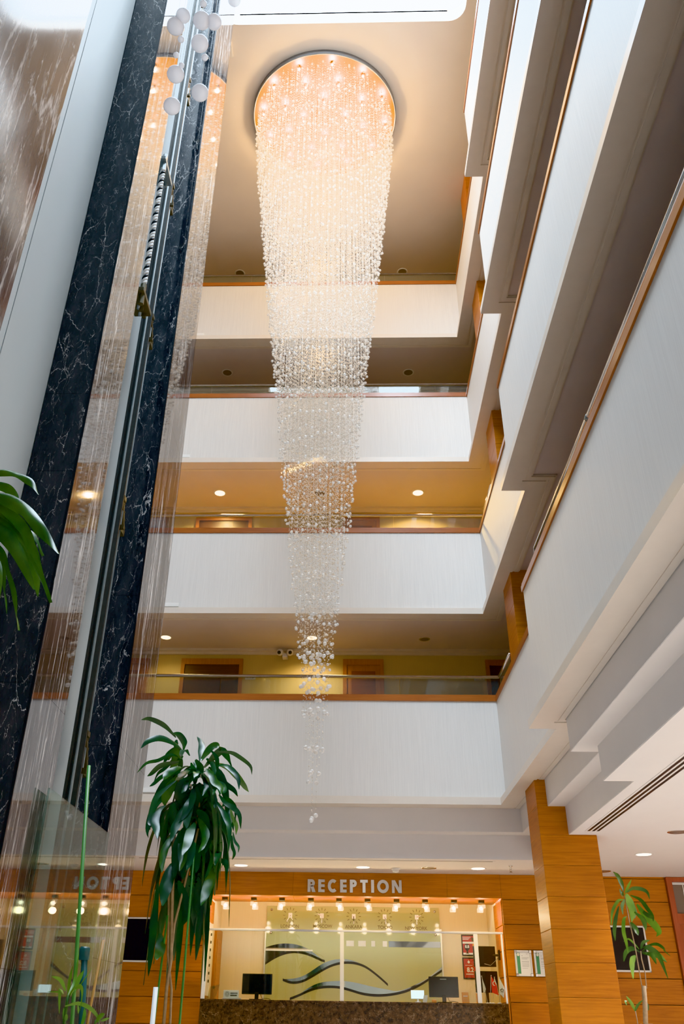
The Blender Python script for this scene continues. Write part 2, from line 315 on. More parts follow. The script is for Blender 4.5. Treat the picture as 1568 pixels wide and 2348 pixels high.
def crystal(name, clear=0.4, col=(0.95, 0.95, 0.95, 1), trl=0.5):
    """faceted bead seen from afar: part see-through, part scattering, with a bright skin"""
    m, nt, out = new(name)
    tr = N(nt, 'ShaderNodeBsdfTransparent'); tr.inputs[0].default_value = (.96, .96, .96, 1)
    df = N(nt, 'ShaderNodeBsdfDiffuse'); df.inputs[0].default_value = col
    tl = N(nt, 'ShaderNodeBsdfTranslucent'); tl.inputs[0].default_value = col
    a = N(nt, 'ShaderNodeMixShader'); a.inputs[0].default_value = trl
    nt.links.new(df.outputs[0], a.inputs[1]); nt.links.new(tl.outputs[0], a.inputs[2])
    b = N(nt, 'ShaderNodeMixShader'); b.inputs[0].default_value = clear
    nt.links.new(a.outputs[0], b.inputs[1]); nt.links.new(tr.outputs[0], b.inputs[2])
    gl = N(nt, 'ShaderNodeBsdfGlossy', Roughness=0.12)
    fr = schlick(nt, .05, .8)
    c = N(nt, 'ShaderNodeMixShader')
    nt.links.new(fr.outputs[0], c.inputs[0]); nt.links.new(b.outputs[0], c.inputs[1]); nt.links.new(gl.outputs[0], c.inputs[2])
    nt.links.new(c.outputs[0], out.inputs[0])
    return m

def emitter(name, col, s):
    m, nt, out = new(name)
    e = N(nt, 'ShaderNodeEmission', Strength=s); e.inputs[0].default_value = (*col, 1)
    nt.links.new(e.outputs[0], out.inputs[0])
    return m

def leafmat(name, c0, c1):
    m, nt, out = new(name)
    b = N(nt, 'ShaderNodeBsdfPrincipled', Roughness=0.36)
    tc = N(nt, 'ShaderNodeTexCoord'); nz = N(nt, 'ShaderNodeTexNoise', Scale=7.0, Detail=2.0)
    nt.links.new(tc.outputs['Object'], nz.inputs['Vector'])
    cr = N(nt, 'ShaderNodeValToRGB'); cr.color_ramp.elements[0].color = c0; cr.color_ramp.elements[1].color = c1
    cr.color_ramp.elements[0].position = .35; cr.color_ramp.elements[1].position = .7
    nt.links.new(nz.outputs['Fac'], cr.inputs[0]); nt.links.new(cr.outputs[0], b.inputs['Base Color'])
    tl = N(nt, 'ShaderNodeBsdfTranslucent'); nt.links.new(cr.outputs[0], tl.inputs[0])
    mx = N(nt, 'ShaderNodeMixShader'); mx.inputs[0].default_value = 0.22
    nt.links.new(b.outputs[0], mx.inputs[1]); nt.links.new(tl.outputs[0], mx.inputs[2])
    nt.links.new(mx.outputs[0], out.inputs[0])
    return m

M = {}
M['paper'] = wallpaper('wallpaper', (0.69, 0.67, 0.64))
M['paper_warm'] = wallpaper('wallpaper_reception', (0.74, 0.60, 0.40), .06)
M['corridor'] = wallpaper('corridor_paper', (0.50, 0.36, 0.16), .08)
M['cream'] = pbr('cream_moulding', (0.68, 0.61, 0.53), .38, noise_amt=.04)
M['ceil_top'] = pbr('upper_ceiling_plaster', (0.66, 0.57, 0.49), .85, noise_amt=.04, nscale=2)
M['ceil'] = pbr('ceiling_plaster', (0.64, 0.575, 0.555), .85, noise_amt=.04, nscale=3)
M['lobby'] = pbr('lobby_plaster', (0.74, 0.70, 0.67), .8, noise_amt=.03, nscale=3)
M['step'] = pbr('stepped_bulkhead_plaster', (0.72, 0.70, 0.70), .8, noise_amt=.03, nscale=3)
M['floor'] = pbr('beige_stone_floor', (0.55, 0.50, 0.46), .25, noise_amt=.15, nscale=5)
M['carpet'] = pbr('carpet', (0.36, 0.27, 0.19), .9, noise_amt=.2, nscale=30)
M['wood'] = wood('cherry_veneer', (0.25, 0.058, 0.0025, 1), (0.46, 0.132, 0.006, 1), 'x')
M['wood_dark'] = wood('dark_cherry_veneer', (0.10, 0.020, 0.003, 1), (0.19, 0.045, 0.006, 1), 'x')
M['wood_deep'] = wood('wenge_door', (0.035, 0.010, 0.003, 1), (0.07, 0.02, 0.006, 1), 'x')
M['wood_z'] = wood('cherry_veneer_upright', (0.22, 0.062, 0.006, 1), (0.36, 0.11, 0.012, 1), 'z')
M['rail'] = wood('rail_wood', (0.24, 0.070, 0.022, 1), (0.36, 0.115, 0.038, 1), 'x', .3, .3)
M['mahogany'] = wood('mahogany', (0.26, 0.055, 0.03, 1), (0.36, 0.09, 0.05, 1), 'z')
M['groove'] = pbr('dark_joint', (0.05, 0.02, 0.008), .8)  # plain dark brown for the panel's joint line
M['chrome'] = pbr('chrome', (0.72, 0.70, 0.68), .18, 1.0)
M['steel'] = pbr('galvanised_steel', (0.26, 0.30, 0.31), .4, .7, noise_amt=.15, nscale=20)
M['rail_iron'] = pbr('oiled_rail_iron', (0.075, 0.075, 0.07), .42, .5, noise_amt=.3, nscale=25)
M['brass'] = pbr('old_brass', (0.085, 0.072, 0.04), .45, .6)
M['letter'] = pbr('brushed_steel_letters', (0.60, 0.60, 0.60), .42, .6)
M['marble'] = marble('nero_marble', (0.006, 0.007, 0.010, 1), (0.058, 0.060, 0.066, 1), (0.80, 0.80, 0.80, 1), 1.7, .06, .0085, stretch=(1.2,1.2,0.42), cloud=1.8, warp=.15, amount=.85)
M['marble_side'] = marble('nero_marble_mirror_tint', (0.03, 0.025, 0.024, 1), (0.12, 0.10, 0.095, 1), (0.90, 0.87, 0.85, 1), 1.3, .03, .028, stretch=(1,2.2,0.085), ior=1.95)  # ground lightened to grey-brown to carry the mirrored white fascias
M['marble_far'] = marble('nero_marble_dull', (0.05, 0.043, 0.042, 1), (0.16, 0.14, 0.135, 1), (0.85, 0.82, 0.80, 1), 1.0, .09, .03, stretch=(1,1.6,0.22), ior=1.65, amount=.55)
M['granite'] = marble('brown_marble', (0.018, 0.010, 0.005, 1), (0.12, 0.068, 0.036, 1), (0.42, 0.30, 0.20, 1), 2.0, .14, .012, (1,1,1), cloud=3.6)
M['shaft'] = pbr('shaft_paint', (0.40, 0.44, 0.445), .55, noise_amt=.03, nscale=2)
M['glass'] = glass_sheet('sheet_glass')
M['glass_rail'] = glass_sheet('balustrade_glass', (0.86, 0.90, 0.86, 1), 1.5, .04)
M['glass_shaft'] = glass_sheet('shaft_screen_glass', (0.66, 0.78, 0.75, 1), 1.8, .03)
M['skyglass'] = glass_sheet('skylight_glass', (0.97, 0.98, 1.0, 1), 1.2)
M['green'] = pbr('green_backpainted_glass', (0.40, 0.40, 0.20), .06, coat=.6)
M['mirror'] = pbr('mirror_strip', (0.62, 0.60, 0.56), .04, 1.0)
M['black'] = pbr('black_plastic', (0.008, 0.008, 0.009), .4, spec=.25)
M['screen'] = pbr('dark_screen', (0.006, 0.007, 0.011), .15, spec=.25)
M['white'] = pbr('white_plastic', (0.78, 0.78, 0.76), .4)
M['alu'] = pbr('anodised_aluminium', (0.75, 0.74, 0.72), .3, .6)
M['crystal'] = crystal('crystal_bead', .56, (0.95, 0.86, 0.73, 1))
M['crystal_ball'] = crystal('crystal_ball', .46, (0.94, 0.91, 0.87, 1), .5)
M['wire'] = pbr('nylon_wire', (0.62, 0.60, 0.57), .4)
M['wire_clear'] = crystal('clear_nylon_wire', .7, (0.6, 0.57, 0.53, 1))
M['canopy'] = pbr('gold_mirror_canopy', (0.50, 0.25, 0.05), .35, .8, noise_amt=.35, nscale=60)
M['canopy_rim'] = pbr('grey_canopy_rim', (0.22, 0.22, 0.23), .4, .4)
M['leaf'] = leafmat('dracaena_leaf', (0.008, 0.036, 0.014, 1), (0.022, 0.085, 0.020, 1))
M['leaf_lt'] = leafmat('young_dracaena_leaf', (0.06, 0.17, 0.02, 1), (0.17, 0.32, 0.04, 1))
M['leaf_md'] = leafmat('mid_dracaena_leaf', (0.018, 0.072, 0.012, 1), (0.062, 0.150, 0.022, 1))
M['trunk'] = pbr('plant_cane', (0.36, 0.25, 0.15), .7, noise_amt=.4, nscale=40)
M['stake_green'] = pbr('green_stake', (0.06, 0.20, 0.045), .45)
M['bamboo'] = pbr('bamboo_stake', (0.42, 0.22, 0.07), .5, noise_amt=.2, nscale=20)
M['teal'] = pbr('teal_tube', (0.012, 0.06, 0.06), .4)
M['pot'] = pbr('planter_ceramic', (0.25, 0.22, 0.2), .4)
M['soil'] = pbr('soil', (0.04, 0.025, 0.015), .95, noise_amt=.4, nscale=50)
M['red'] = pbr('poster_red', (0.42, 0.018, 0.02), .5)
M['flag_red'] = pbr('flag_red', (0.70, 0.02, 0.02), .7)
M['cloth'] = pbr('flag_white', (0.78, 0.74, 0.62), .8)
M['ink'] = pbr('black_ink', (0.02, 0.02, 0.02), .6)
M['grey_ink'] = pbr('grey_ink', (0.32, 0.32, 0.32), .6)
M['paper_sheet'] = pbr('paper_sheet', (0.80, 0.80, 0.78), .7)
M['green_ink'] = pbr('green_print', (0.06, 0.24, 0.13), .6)
M['orange'] = pbr('orange_card', (0.75, 0.24, 0.02), .5)
M['gold_text'] = pbr('bronze_lettering', (0.11, 0.085, 0.04), .35, .4)
M['bulb'] = emitter('halogen_bulb', (1.0, 0.74, 0.40), 60)
M['bulb_r'] = emitter('reception_bulb', (1.0, 0.80, 0.50), 28)
M['lens_warm'] = emitter('lit_lens_warm', (1.0, 0.72, 0.32), 14)
M['lens_white'] = emitter('lit_lens_white', (1.0, 0.90, 0.74), 12)
M['lens_off'] = pbr('unlit_lens', (0.16, 0.13, 0.11), .3)
M['cubeglass'] = crystal('lamp_crystal', .6, (1, .95, .85, 1), .6)
M['mirrored_glow'] = emitter('mirrored_screen_glow', (0.75, 0.88, 0.92), 1.6)  # glow standing in for a screen reflected in the green glass

# ------------------------------------------------------------------ building constants
Z1, FH = 3.922, 3.122
LZ = [Z1 + FH*k for k in range(4)]
TOP = 16.41
XB, XA, YS, YB = 2.06, 2.368, 9.87, 14.0
EX0, EX1, EY0, EY1 = -6.0, 9.0, -6.0, 18.6

def ring(mb, d0, d1, z0, z1):
    """moulding that follows the edge of the void: along the projecting gallery, round its step, along the rear part and across the back"""
    def path(d): return [(XB+d, EY0), (XB+d, YS-d), (XA+d, YS-d), (XA+d, YB+d), (EX0, YB+d)]
    a, b = path(d0), path(d1)
    for i in range(4):
        mb.prism([a[i], a[i+1], b[i+1], b[i]], 'z', z0, z1)
    return mb

def slab(mb, d, z0, z1, x1=6.5, y1=16.0):
    mb.box(XB+d, x1, EY0, YS-d, z0, z1)
    mb.box(XA+d, x1, YS-d, YB+d, z0, z1)
    mb.box(EX0, x1, YB+d, y1, z0, z1)
    return mb

# ------------------------------------------------------------------ the shell
struct('floor', MB().box(EX0, EX1, EY0, EY1, -0.1, 0), M['floor'])
tn = 1
for k, Z in enumerate(LZ):
    struct('wall_gallery', ring(MB(), .105, .22, Z+.06, Z+1.64), M['paper'])
    lip = MB()
    for d0, d1, z0, z1 in ((0, .12, Z, Z+.10), (.015, .12, Z+.10, Z+.115)):
        ring(lip, d0, d1, z0, z1)
    struct('trim_%d' % tn, lip, M['cream']); tn += 1
    br = MB()
    for d0, d1, z0 in ((.12, .235, Z), (.235, .27, Z+.012), (.27, .335, Z+.004), (.335, .355, Z+.02)):
        ring(br, d0, d1, z0, Z+.055)
    struct('trim_%d' % tn, br, M['cream']); tn += 1
    cap = MB(); ring(cap, .085, .27, Z+1.63, Z+1.70); ring(cap, .095, .27, Z+1.70, Z+1.735)
    struct('trim_%d' % tn, cap, M['rail']); tn += 1
    if k:
        struct('ceiling_gallery', slab(MB(), .2, Z+.04, Z+.10), M['ceil'])
    struct('floor_gallery', slab(MB(), .22, Z+.86, Z+.93), M['carpet'])
    # cornice where the corridor wall meets the ceiling
    cz = (LZ[k+1] + .04) if k < 3 else TOP
    struct('trim_%d' % tn, MB().box(EX0, 4.4, 15.80, 15.9, cz-.05, cz).box(EX0, 4.4, 15.85, 15.9, cz-.10, cz-.05), M['cream']); tn += 1

# room walls of the corridors
struct('wall_back', MB().box(EX0, 6.5, 15.9, 16.05, Z1+.05, TOP), M['corridor'])
struct('wall_right', MB().box(4.4, 4.55, EY0, 15.9, Z1+.9, TOP), M['corridor'])
# stepped bulkheads under the galleries (lobby ceiling)
st = MB()
st.box(2.711, EX1, 9.52, 16.1, 3.586, Z1+.05); st.box(2.405, EX1, EY0, 9.52, 3.586, Z1+.05); st.box(EX0, 2.711, 14.294, 16.1, 3.586, Z1+.05)
struct('wall_bulkhead', st, M['step'])
st = MB()
st.box(2.943, EX1, 9.28, 16.1, 3.235, 3.60); st.box(2.632, EX1, EY0, 9.28, 3.235, 3.60); st.box(EX0, 2.943, 14.556, 16.1, 3.235, 3.60)
struct('wall_bulkhead', st, M['step'])
st = MB()
st.box(2.715, EX1, 9.525, 16.1, 3.583, 3.586); st.box(2.409, EX1, EY0, 9.52, 3.583, 3.586); st.box(EX0, 2.715, 14.298, 16.1, 3.583, 3.586)
struct('ceiling_step', st, M['lobby'])
st = MB()
st.box(2.947, EX1, 9.284, 16.6, 3.23, 3.236); st.box(2.636, EX1, EY0, 9.284, 3.23, 3.236); st.box(EX0, 2.947, 14.56, 16.6, 3.23, 3.236)
struct('ceiling_lobby', st, M['lobby'])

# top ceiling with a skylight opening with rounded corners
def ceiling_top():
    bm = bmesh.new()
    sx0, sx1, sy0, sy1, rr = -2.20, 2.175, 2.6, 8.945, 0.28
    pts = []
    for cx, cy, a0 in ((sx1-rr, sy1-rr, 0), (sx0+rr, sy1-rr, 90), (sx0+rr, sy0+rr, 180), (sx1-rr, sy0+rr, 270)):
        for q in range(7):
            a = R(a0 + q*15); pts.append((cx+rr*math.cos(a), cy+rr*math.sin(a)))
    inner = [bm.verts.new((x, y, TOP)) for x, y in pts]
    outer = [bm.verts.new((x, y, TOP)) for x, y in ((6.5, 16.05), (EX0, 16.05), (EX0, EY0), (6.5, EY0))]
    ed = [bm.edges.new((inner[i], inner[(i+1) % len(inner)])) for i in range(len(inner))]
    eo = [bm.edges.new((outer[i], outer[(i+1) % 4])) for i in range(4)]
    bmesh.ops.triangle_fill(bm, edges=ed+eo, use_beauty=True)
    up = [bm.verts.new((v.co.x, v.co.y, TOP+.35)) for v in inner]
    for i in range(len(inner)):
        j = (i+1) % len(inner); bm.faces.new((inner[i], inner[j], up[j], up[i]))
    me = bpy.data.meshes.new('ceiling'); bm.to_mesh(me); bm.free()
    me.materials.append(M['ceil_top'])
    o = bpy.data.objects.new('ceiling', me); COL.objects.link(o); o['kind'] = 'structure'
    sk = MB().box(sx0-.05, sx1+.05, sy0-.05, sy1+.05, TOP+.34, TOP+.36)
    struct('window_1', sk, M['skyglass'])
    # roof round the skylight so that daylight enters through the glass only
    rf = MB()
    rf.box(EX0-.2, 6.7, EY0-.2, sy0, TOP+.30, TOP+.345); rf.box(EX0-.2, 6.7, sy1, 16.3, TOP+.30, TOP+.345)
    rf.box(EX0-.2, sx0, sy0, sy1, TOP+.30, TOP+.345); rf.box(sx1, 6.7, sy0, sy1, TOP+.30, TOP+.345)
    struct('roof', rf, M['lobby'])
ceiling_top()
# short moulding at the head of the shaft wall
struct('trim_%d' % tn, MB().box(-2.2, -2.09, 8.95, 9.55, TOP-.04, TOP), M['cream']); tn += 1

# outer shell behind the camera and at the far right
struct('wall_front', MB().box(EX0, EX1, EY0-.2, EY0, 0, TOP+.3), M['lobby'])
struct('wall_far_left', MB().box(EX0-.2, EX0, EY0, EY1, 0, TOP+.3), M['lobby'])
struct('wall_far_right', MB().box(EX1, EX1+.2, EY0, EY1, 0, 4.2), M['lobby'])
struct('wall_outer_right', MB().box(6.5, 6.7, EY0, 16.1, Z1, TOP+.3), M['lobby'])

# ------------------------------------------------------------------ wood-panelled lobby wall and pillar
def boards(mb, x0, x1, y0, y1, zs, g=.006):
    for a, b in zip(zs[:-1], zs[1:]): mb.box(x0, x1, y0, y1, a+g, b-g)
    return mb
ZJ = [0.0, .29, .655, 1.02, 1.386, 1.742, 2.1155, 2.483, 2.848, 3.232]
wf = MB()
xs = [-5.95, -4.4, -2.345]
for a, b in zip(xs[:-1], xs[1:]): boards(wf, a+.004, b-.002, 16.18, 16.22, ZJ)
for a, b in ((2.60, 3.30),): boards(wf, a+.002, b, 16.18, 16.22, ZJ)
# fascia over the opening, in long boards
for a, b in zip([-2.345, -.9, .30, 1.70, 2.60][:-1], [-2.345, -.9, .30, 1.70, 2.60][1:]): wf.box(a+.0015, b-.0015, 16.18, 16.22, 2.87, 3.232)
wf.box(-2.345, 2.6, 16.222, 16.26, 2.902, 3.232); wf.box(-5.95, -2.345, 16.225, 16.30, 0, 3.232).box(2.6, 3.3, 16.225, 16.30, 0, 3.232)
wfo = struct('wall_reception', wf, M['wood'])
# reveal of the opening: jambs and soffit
jm = MB()
boards(jm, -2.39, -2.345, 16.20, 17.2, ZJ[:9]); boards(jm, 2.60, 2.645, 16.20, 17.2, ZJ[:9])
jm.box(-2.42, -2.391, 16.225, 17.2, 0, 2.9); jm.box(2.646, 2.70, 16.225, 17.2, 0, 2.9)
struct('wall_reception_jamb', jm, M['wood'])
sf = MB()
for a, b in zip([-2.345, -.9, .30, 1.70, 2.60][:-1], [-2.345, -.9, .30, 1.70, 2.60][1:]): sf.box(a+.001, b-.001, 16.22, 17.2, 2.87, 2.90)
struct('ceiling_reception_soffit', sf, M['wood'])
# room behind the counter
struct('wall_office_left', MB().box(-2.42, -2.345, 17.2, 18.3, 0, 3.2), M['paper_warm'])
struct('wall_office_right', MB().box(2.62, 2.70, 17.2, 18.3, 0, 3.2), M['paper_warm'])
struct('wall_office_back', MB().box(-2.42, 2.70, 18.22, 18.35, 0, 3.2), M['paper_warm'])
struct('ceiling_office', MB().box(-2.42, 2.70, 17.2, 18.35, 3.0, 3.1), M['lobby'])
# wall to the right of the pillar
wr = MB(); boards(wr, 3.30, 5.38, 16.26, 16.30, ZJ[:-1] + [3.20])
wr.box(3.3, 5.38, 16.262, 16.30, 3.205, 3.232)
struct('wall_lobby_right', wr, M['wood'])
struct('wall_lobby_right_far', MB().box(6.6, EX1, 16.26, 16.35, 0, 3.232), M['wood'])
struct('wall_rear_backing', MB().box(3.3, EX1, 16.32, 16.40, 0, 3.4), M['wood_dark'])
# pillar, clad in boards, running through every storey
pl = MB()
zz = 0.29; zs = [0.0]
while zz < TOP: zs.append(zz); zz += .3668
zs.append(TOP)
for a, b in zip(zs[:-1], zs[1:]): pl.rbox(2.570, 3.31, 12.35, 13.05, a+.001, b-.001, .005)
pil = struct('pillar', pl, M['wood'])

# mahogany door with a transom light at the far right
d1 = struct('door_1', MB().box(5.39, 5.48, 16.20, 16.30, 0, 3.225).box(6.50, 6.59, 16.20, 16.30, 0, 3.225).box(5.48, 6.50, 16.20, 16.30, 3.155, 3.225)
            .box(5.48, 6.5, 16.20, 16.30, 2.52, 2.675).box(5.48, 6.5, 16.24, 16.29, 0, 2.52), M['mahogany'])
MB().box(5.57, 5.95, 16.225, 16.24, .3, 2.42).box(6.05, 6.42, 16.225, 16.24, .3, 2.42).build('door_panel', M['mahogany'], d1)
MB().box(5.485, 6.5, 16.27, 16.28, 2.68, 3.15).build('transom_glass', M['lens_off'], d1)
MB().box(5.485, 6.5, 16.255, 16.27, 3.115, 3.15).box(5.66, 5.672, 16.255, 16.27, 2.68, 3.115).build('transom_bar', M['alu'], d1)
MB().rbox(5.70, 5.84, 16.215, 16.226, 2.33, 2.42, .003).build('door_sign', M['white'], d1)

# ------------------------------------------------------------------ lift shafts at the left, faced in marble
def facing(name, x0, x1, y0, y1, joints_front):
    o = struct(name, MB().box(x0, x1-.02, y0+.02, y1-.02, 0, TOP), M['marble'])
    fr = MB()
    zs = [0] + joints_front + [TOP]
    for a, b in zip(zs[:-1], zs[1:]): fr.box(x0, x1-.02, y0, y0+.02, a+.0015, b-.0015)
    f = fr.build('front_facing', M['marble'], o)
    sd = MB()
    for a, b in zip(zs[:-1], zs[1:]): sd.box(x1-.02, x1, y0+.004, y1, a+.001, b-.001)
    s = sd.build('side_facing', M['marble_far'] if y0 < 0 else M['marble_side'], o)
    MB().box(x1-.025, x1-.004, y0+.0005, y0+.02, 0, TOP).build('edge_strip', M['black'], o)
    return o
facing('wall_left', -2.6, -1.9, EY0, 3.576, [2.2, 4.4, 6.6, 8.8, 11, 13.2])
facing('wall_left_pier', -2.24, -1.9, 5.121, 5.80, [1.35, 2.85, 4.378, 5.063, 6.522, 8.0, 9.5, 11.0, 12.5, 14.0, 15.5])
facing('wall_left_pier', -2.25, -1.9, 7.35, 8.42, [1.5, 3.05, 4.417, 6.586, 8.4, 10.163, 11.8, 13.6, 15.2])
sh = MB()
sh.box(-2.40, -2.25, 3.5, 4.305, 0, TOP); sh.box(-2.40, -2.25, 4.317, 8.42, 0, TOP); sh.box(-2.40, -2.26, 4.3, 4.32, 0, TOP)
struct('wall_left_shaft', sh, M['shaft'])
struct('wall_left_end', MB().box(-2.6, -2.4, 3.4, 8.42, 0, TOP), M['shaft'])

# lift guide rail with brackets
gr = empty('lift_guide_rail', (-2.1, 6.82, 0), 'dark steel lift guide rail running up between the two marble piers', 'guide rail')
MB().box(-2.115, -2.035, 6.812, 6.828, 0, TOP).box(-2.135, -2.118, 6.775, 6.865, 0, TOP).build('rail_profile', M['rail_iron'], gr)
MB().tube([(-2.06, 6.72, .02), (-2.06, 6.72, TOP-.05)], .011, 8).tube([(-2.06, 6.93, .02), (-2.06, 6.93, TOP-.05)], .008, 8).build('guide_rope', M['steel'], gr)
for z in (2.862, 5.018, 7.263, 9.343, 11.45, 13.55):
    b = MB()
    b.box(-2.13, -2.02, 6.90, 6.93, z-.14, z-.10).prism([(6.86, z+.17), (6.89, z+.19), (7.06, z-.09), (7.06, z-.14), (6.90, z-.14), (6.90, z-.10), (7.02, z-.10)], 'x', -2.10, -2.05)
    b.box(-2.12, -2.03, 6.83, 6.90, z+.13, z+.17)
    for q in range(4): b.box(-2.045, -2.04, 6.905+.035*q, 6.917+.035*q, z+.11-.065*q, z+.13-.065*q)
    b.build('bracket', M['brass'], gr)
# rope tension unit: twisted white rope between two clamps beside the rail
tu = empty('hanging_rope_tensioner', (-2.02, 6.25, 7.1), 'white twisted rope held between two bolted steel clamps in the lift shaft', 'rope tensioner')
for ph in range(3):
    pts = [(-2.0+.016*math.cos(a), 6.25+.016*math.sin(a), 7.28+1.75*i/200) for i in range(201) for a in [i*.42+ph*2.094]]
    MB().tube(pts, .0145, 6).build('rope_strand', M['white'] if ph else M['black'], tu, True)
MB().tube([(-2.06, 6.40, 7.1), (-2.06, 6.40, 9.2)], .020, 8).tube([(-2.07, 6.50, 7.1), (-2.07, 6.50, 9.2)], .016, 8).build('tension_rod', M['steel'], tu, True)
for z in (7.14, 9.12):
    MB().rbox(-2.14, -1.97, 6.18, 6.56, z, z+.05, .004).tube([(-2.0, 6.25, z-.12), (-2.0, 6.25, z+.14)], .03, 6).tube([(-2.03, 6.40, z-.07), (-2.03, 6.40, z+.1)], .022, 6).tube([(-2.03, 6.52, z-.05), (-2.03, 6.52, z+.1)], .02, 6).build('clamp', M['brass'] if z < 8 else M['steel'], tu)

# glass screen round the shaft at lobby level
gs = empty('shaft_glass_screen', (-1.85, 6.4, 0), 'frameless greenish glass screen standing in front of the lift shaft', 'glass screen')
MB().box(-1.862, -1.850, 5.60, 7.20, .05, 2.335).build('glass_pane', M['glass_shaft'], gs)
MB().box(-1.88, -1.83, 5.6, 7.2, 0, .06).build('base_channel', M['steel'], gs)

# ------------------------------------------------------------------ gallery balustrades
ordl = ['lowest', 'second lowest', 'third lowest', 'topmost']
for k, Z in enumerate(LZ):
    zt = Z + [2.054, 2.024, 1.985, 1.995][k]
    t = empty('balustrade', (0, 14.18, Z+1.735), 'chrome handrail above a strip of glass on the %s back gallery' % ordl[k], 'balustrade', 'gallery balustrades')
    MB().tube([(-3.6, 14.15, zt), (2.55, 14.15, zt), (2.565, 14.12, zt), (2.565, 13.06, zt)], .027, 12).build('handrail', M['chrome'], t, True)
    px = [-3.6, -2.1, -.6, .9, 2.55] if k != 2 else [-3.6, -2.75, -1.2, .35, 1.85, 2.55]
    for a, b in zip(px[:-1], px[1:]):
        MB().box(a+.004, b-.004, 14.165, 14.177, Z+1.70, zt-.02).build('glass_panel', M['glass_rail'], t)
    MB().box(2.56, 2.572, 13.06, 14.12, Z+1.70, zt-.02).build('glass_panel', M['glass_rail'], t)
    t = empty('balustrade', (2.26, 2, Z+1.735), 'chrome tube handrail with its end above the wood rail of the %s right gallery' % ordl[k], 'balustrade', 'gallery balustrades')
    MB().tube([(2.30, -3.0, zt), (2.30, 6.75, zt), (2.30, 9.42, zt), (2.305, 9.44, zt-.01), (2.305, 9.445, zt-.12)], .027, 12).build('handrail', M['chrome'], t, True)
    MB().tube([(2.30, 6.7, zt), (2.30, 6.76, zt)], .030, 12).build('rail_sleeve', M['steel'], t, True)
    for a, b in zip([-3, 0, 3, 6], [0, 3, 6, 9.40]):
        MB().box(2.30, 2.312, a+.004, b-.004, Z+1.70, zt-.02).build('glass_panel', M['glass_rail'], t)

# small cable trunking ends at the foot of the back parapets
for k, Z in enumerate(LZ):
    o = MB().rbox(-3.6, [-2.98, -2.93, -3.03, -3.02][k], 14.055, 14.106, Z+.15, Z+.215, .004).build('cable_trunking', M['white'])
    tag(o, 'pale cable trunking at the foot of the %s back parapet' % ordl[k], 'cable trunking', 'cable trunkings')

# ------------------------------------------------------------------ corridor doors on the back wall
def corridor_door(n, x0, x1, zf, zt, dark=False):
    fr = MB(); w = .07
    fr.box(x0, x0+w, 15.85, 15.9, zf, zt).box(x1-w, x1, 15.85, 15.9, zf, zt).box(x0+w, x1-w, 15.85, 15.9, zt-w*1.6, zt)
    d = struct('door_%d' % n, fr, M['wood_z'])
    MB().box(x0+w, x1-w, 15.875, 15.9, zf, zt-w*1.6).build('door_leaf', M['wood_deep'] if dark else M['wood_z'], d)
    if not dark: MB().box(x0+w+.09, x1-w-.09, 15.868, 15.876, zf+.25, zt-w*1.6-.12).build('door_panel', M['wood_dark'], d)
    return d
n = 2
for k, Z in enumerate(LZ):
    zf = Z+.93; zt = Z+2.975
    for x0, x1, dk in ((-3.13, -1.95, True), (-.05, .72, False), (2.64, 3.8, True)):
        if k == 1 and x0 > 0: continue
        corridor_door(n, x0, x1, zf, zt, dk); n += 1
for txt, x in (('115', -1.80), ('116', 2.505)):
    p = MB().rbox(x-.10, x+.10, 15.89, 15.9, 6.50, 6.60, .002).build('room_number_sign', M['alu'])
    tag(p, 'small pale room number plate reading %s on the lowest corridor wall' % txt, 'number plate', 'room number plates')
    for q, c_ in enumerate(txt): text_mesh(c_, .075, .0005, M['ink'], 'numeral', (x+.05*(q-1), 15.888, 6.55), p)

# ------------------------------------------------------------------ ceiling lamps and fittings
def downlight(x, y, z, lens, r, label, group, lit=0, col=(1, .7, .35), spot=150, rim='white'):
    t = empty('downlight', (x, y, z), label, 'downlight', group)
    MB().lathe([(r*.86, -.002), (r*1.02, -.006), (r*1.14, -.002), (r*1.15, .0)], (x, y, z), 28).build('rim', M[rim], t, True)
    MB().lathe([(r*.02, -.004), (r*.88, -.004), (r*.88, 0)], (x, y, z), 28).build('lens', M[lens], t)
    if lit:
        l = bpy.data.lights.new('downlight_lamp', 'SPOT'); l.energy = lit; l.color = col; l.spot_size = R(spot); l.spot_blend = .7; l.shadow_soft_size = .06
        o = bpy.data.objects.new('downlight_lamp', l); COL.objects.link(o); o.location = (x, y, z-.03)
    return t
zc = [LZ[1]+.04, LZ[2]+.04, LZ[3]+.04, TOP]
downlight(-.62, 15.25, zc[0], 'lens_warm', .10, 'lit downlight behind the chandelier in the lowest back corridor', 'corridor downlights', 110, (1, .72, .30))
downlight(1.464, 15.30, zc[0], 'lens_off', .09, 'unlit downlight in the lowest back corridor', 'corridor downlights', rim='chrome')
downlight(-3.35, 15.25, zc[0], 'lens_warm', .10, 'added lit downlight standing in for a lamp mirrored in the lift pier', 'corridor downlights', 25, (1, .72, .30))  # added lamp in place of a glint mirrored in the pier
downlight(-2.573, 15.24, zc[1], 'lens_warm', .115, 'lit downlight nearer the lift pier in the second back corridor', 'corridor downlights', 420, (1, .62, .20))
downlight(1.486, 15.24, zc[1], 'lens_warm', .115, 'lit downlight nearer the wooden pillar in the second back corridor', 'corridor downlights', 420, (1, .62, .20))
downlight(-.519, 15.24, zc[1], 'lens_off', .09, 'dark downlight behind the chandelier in the second back corridor', 'corridor downlights', rim='brass')
downlight(-2.638, 15.2, zc[2], 'lens_off', .11, 'unlit downlight nearer the lift pier in the third back corridor', 'corridor downlights')
downlight(1.419, 15.23, zc[2], 'lens_off', .11, 'unlit downlight nearer the wooden pillar in the third back corridor', 'corridor downlights')
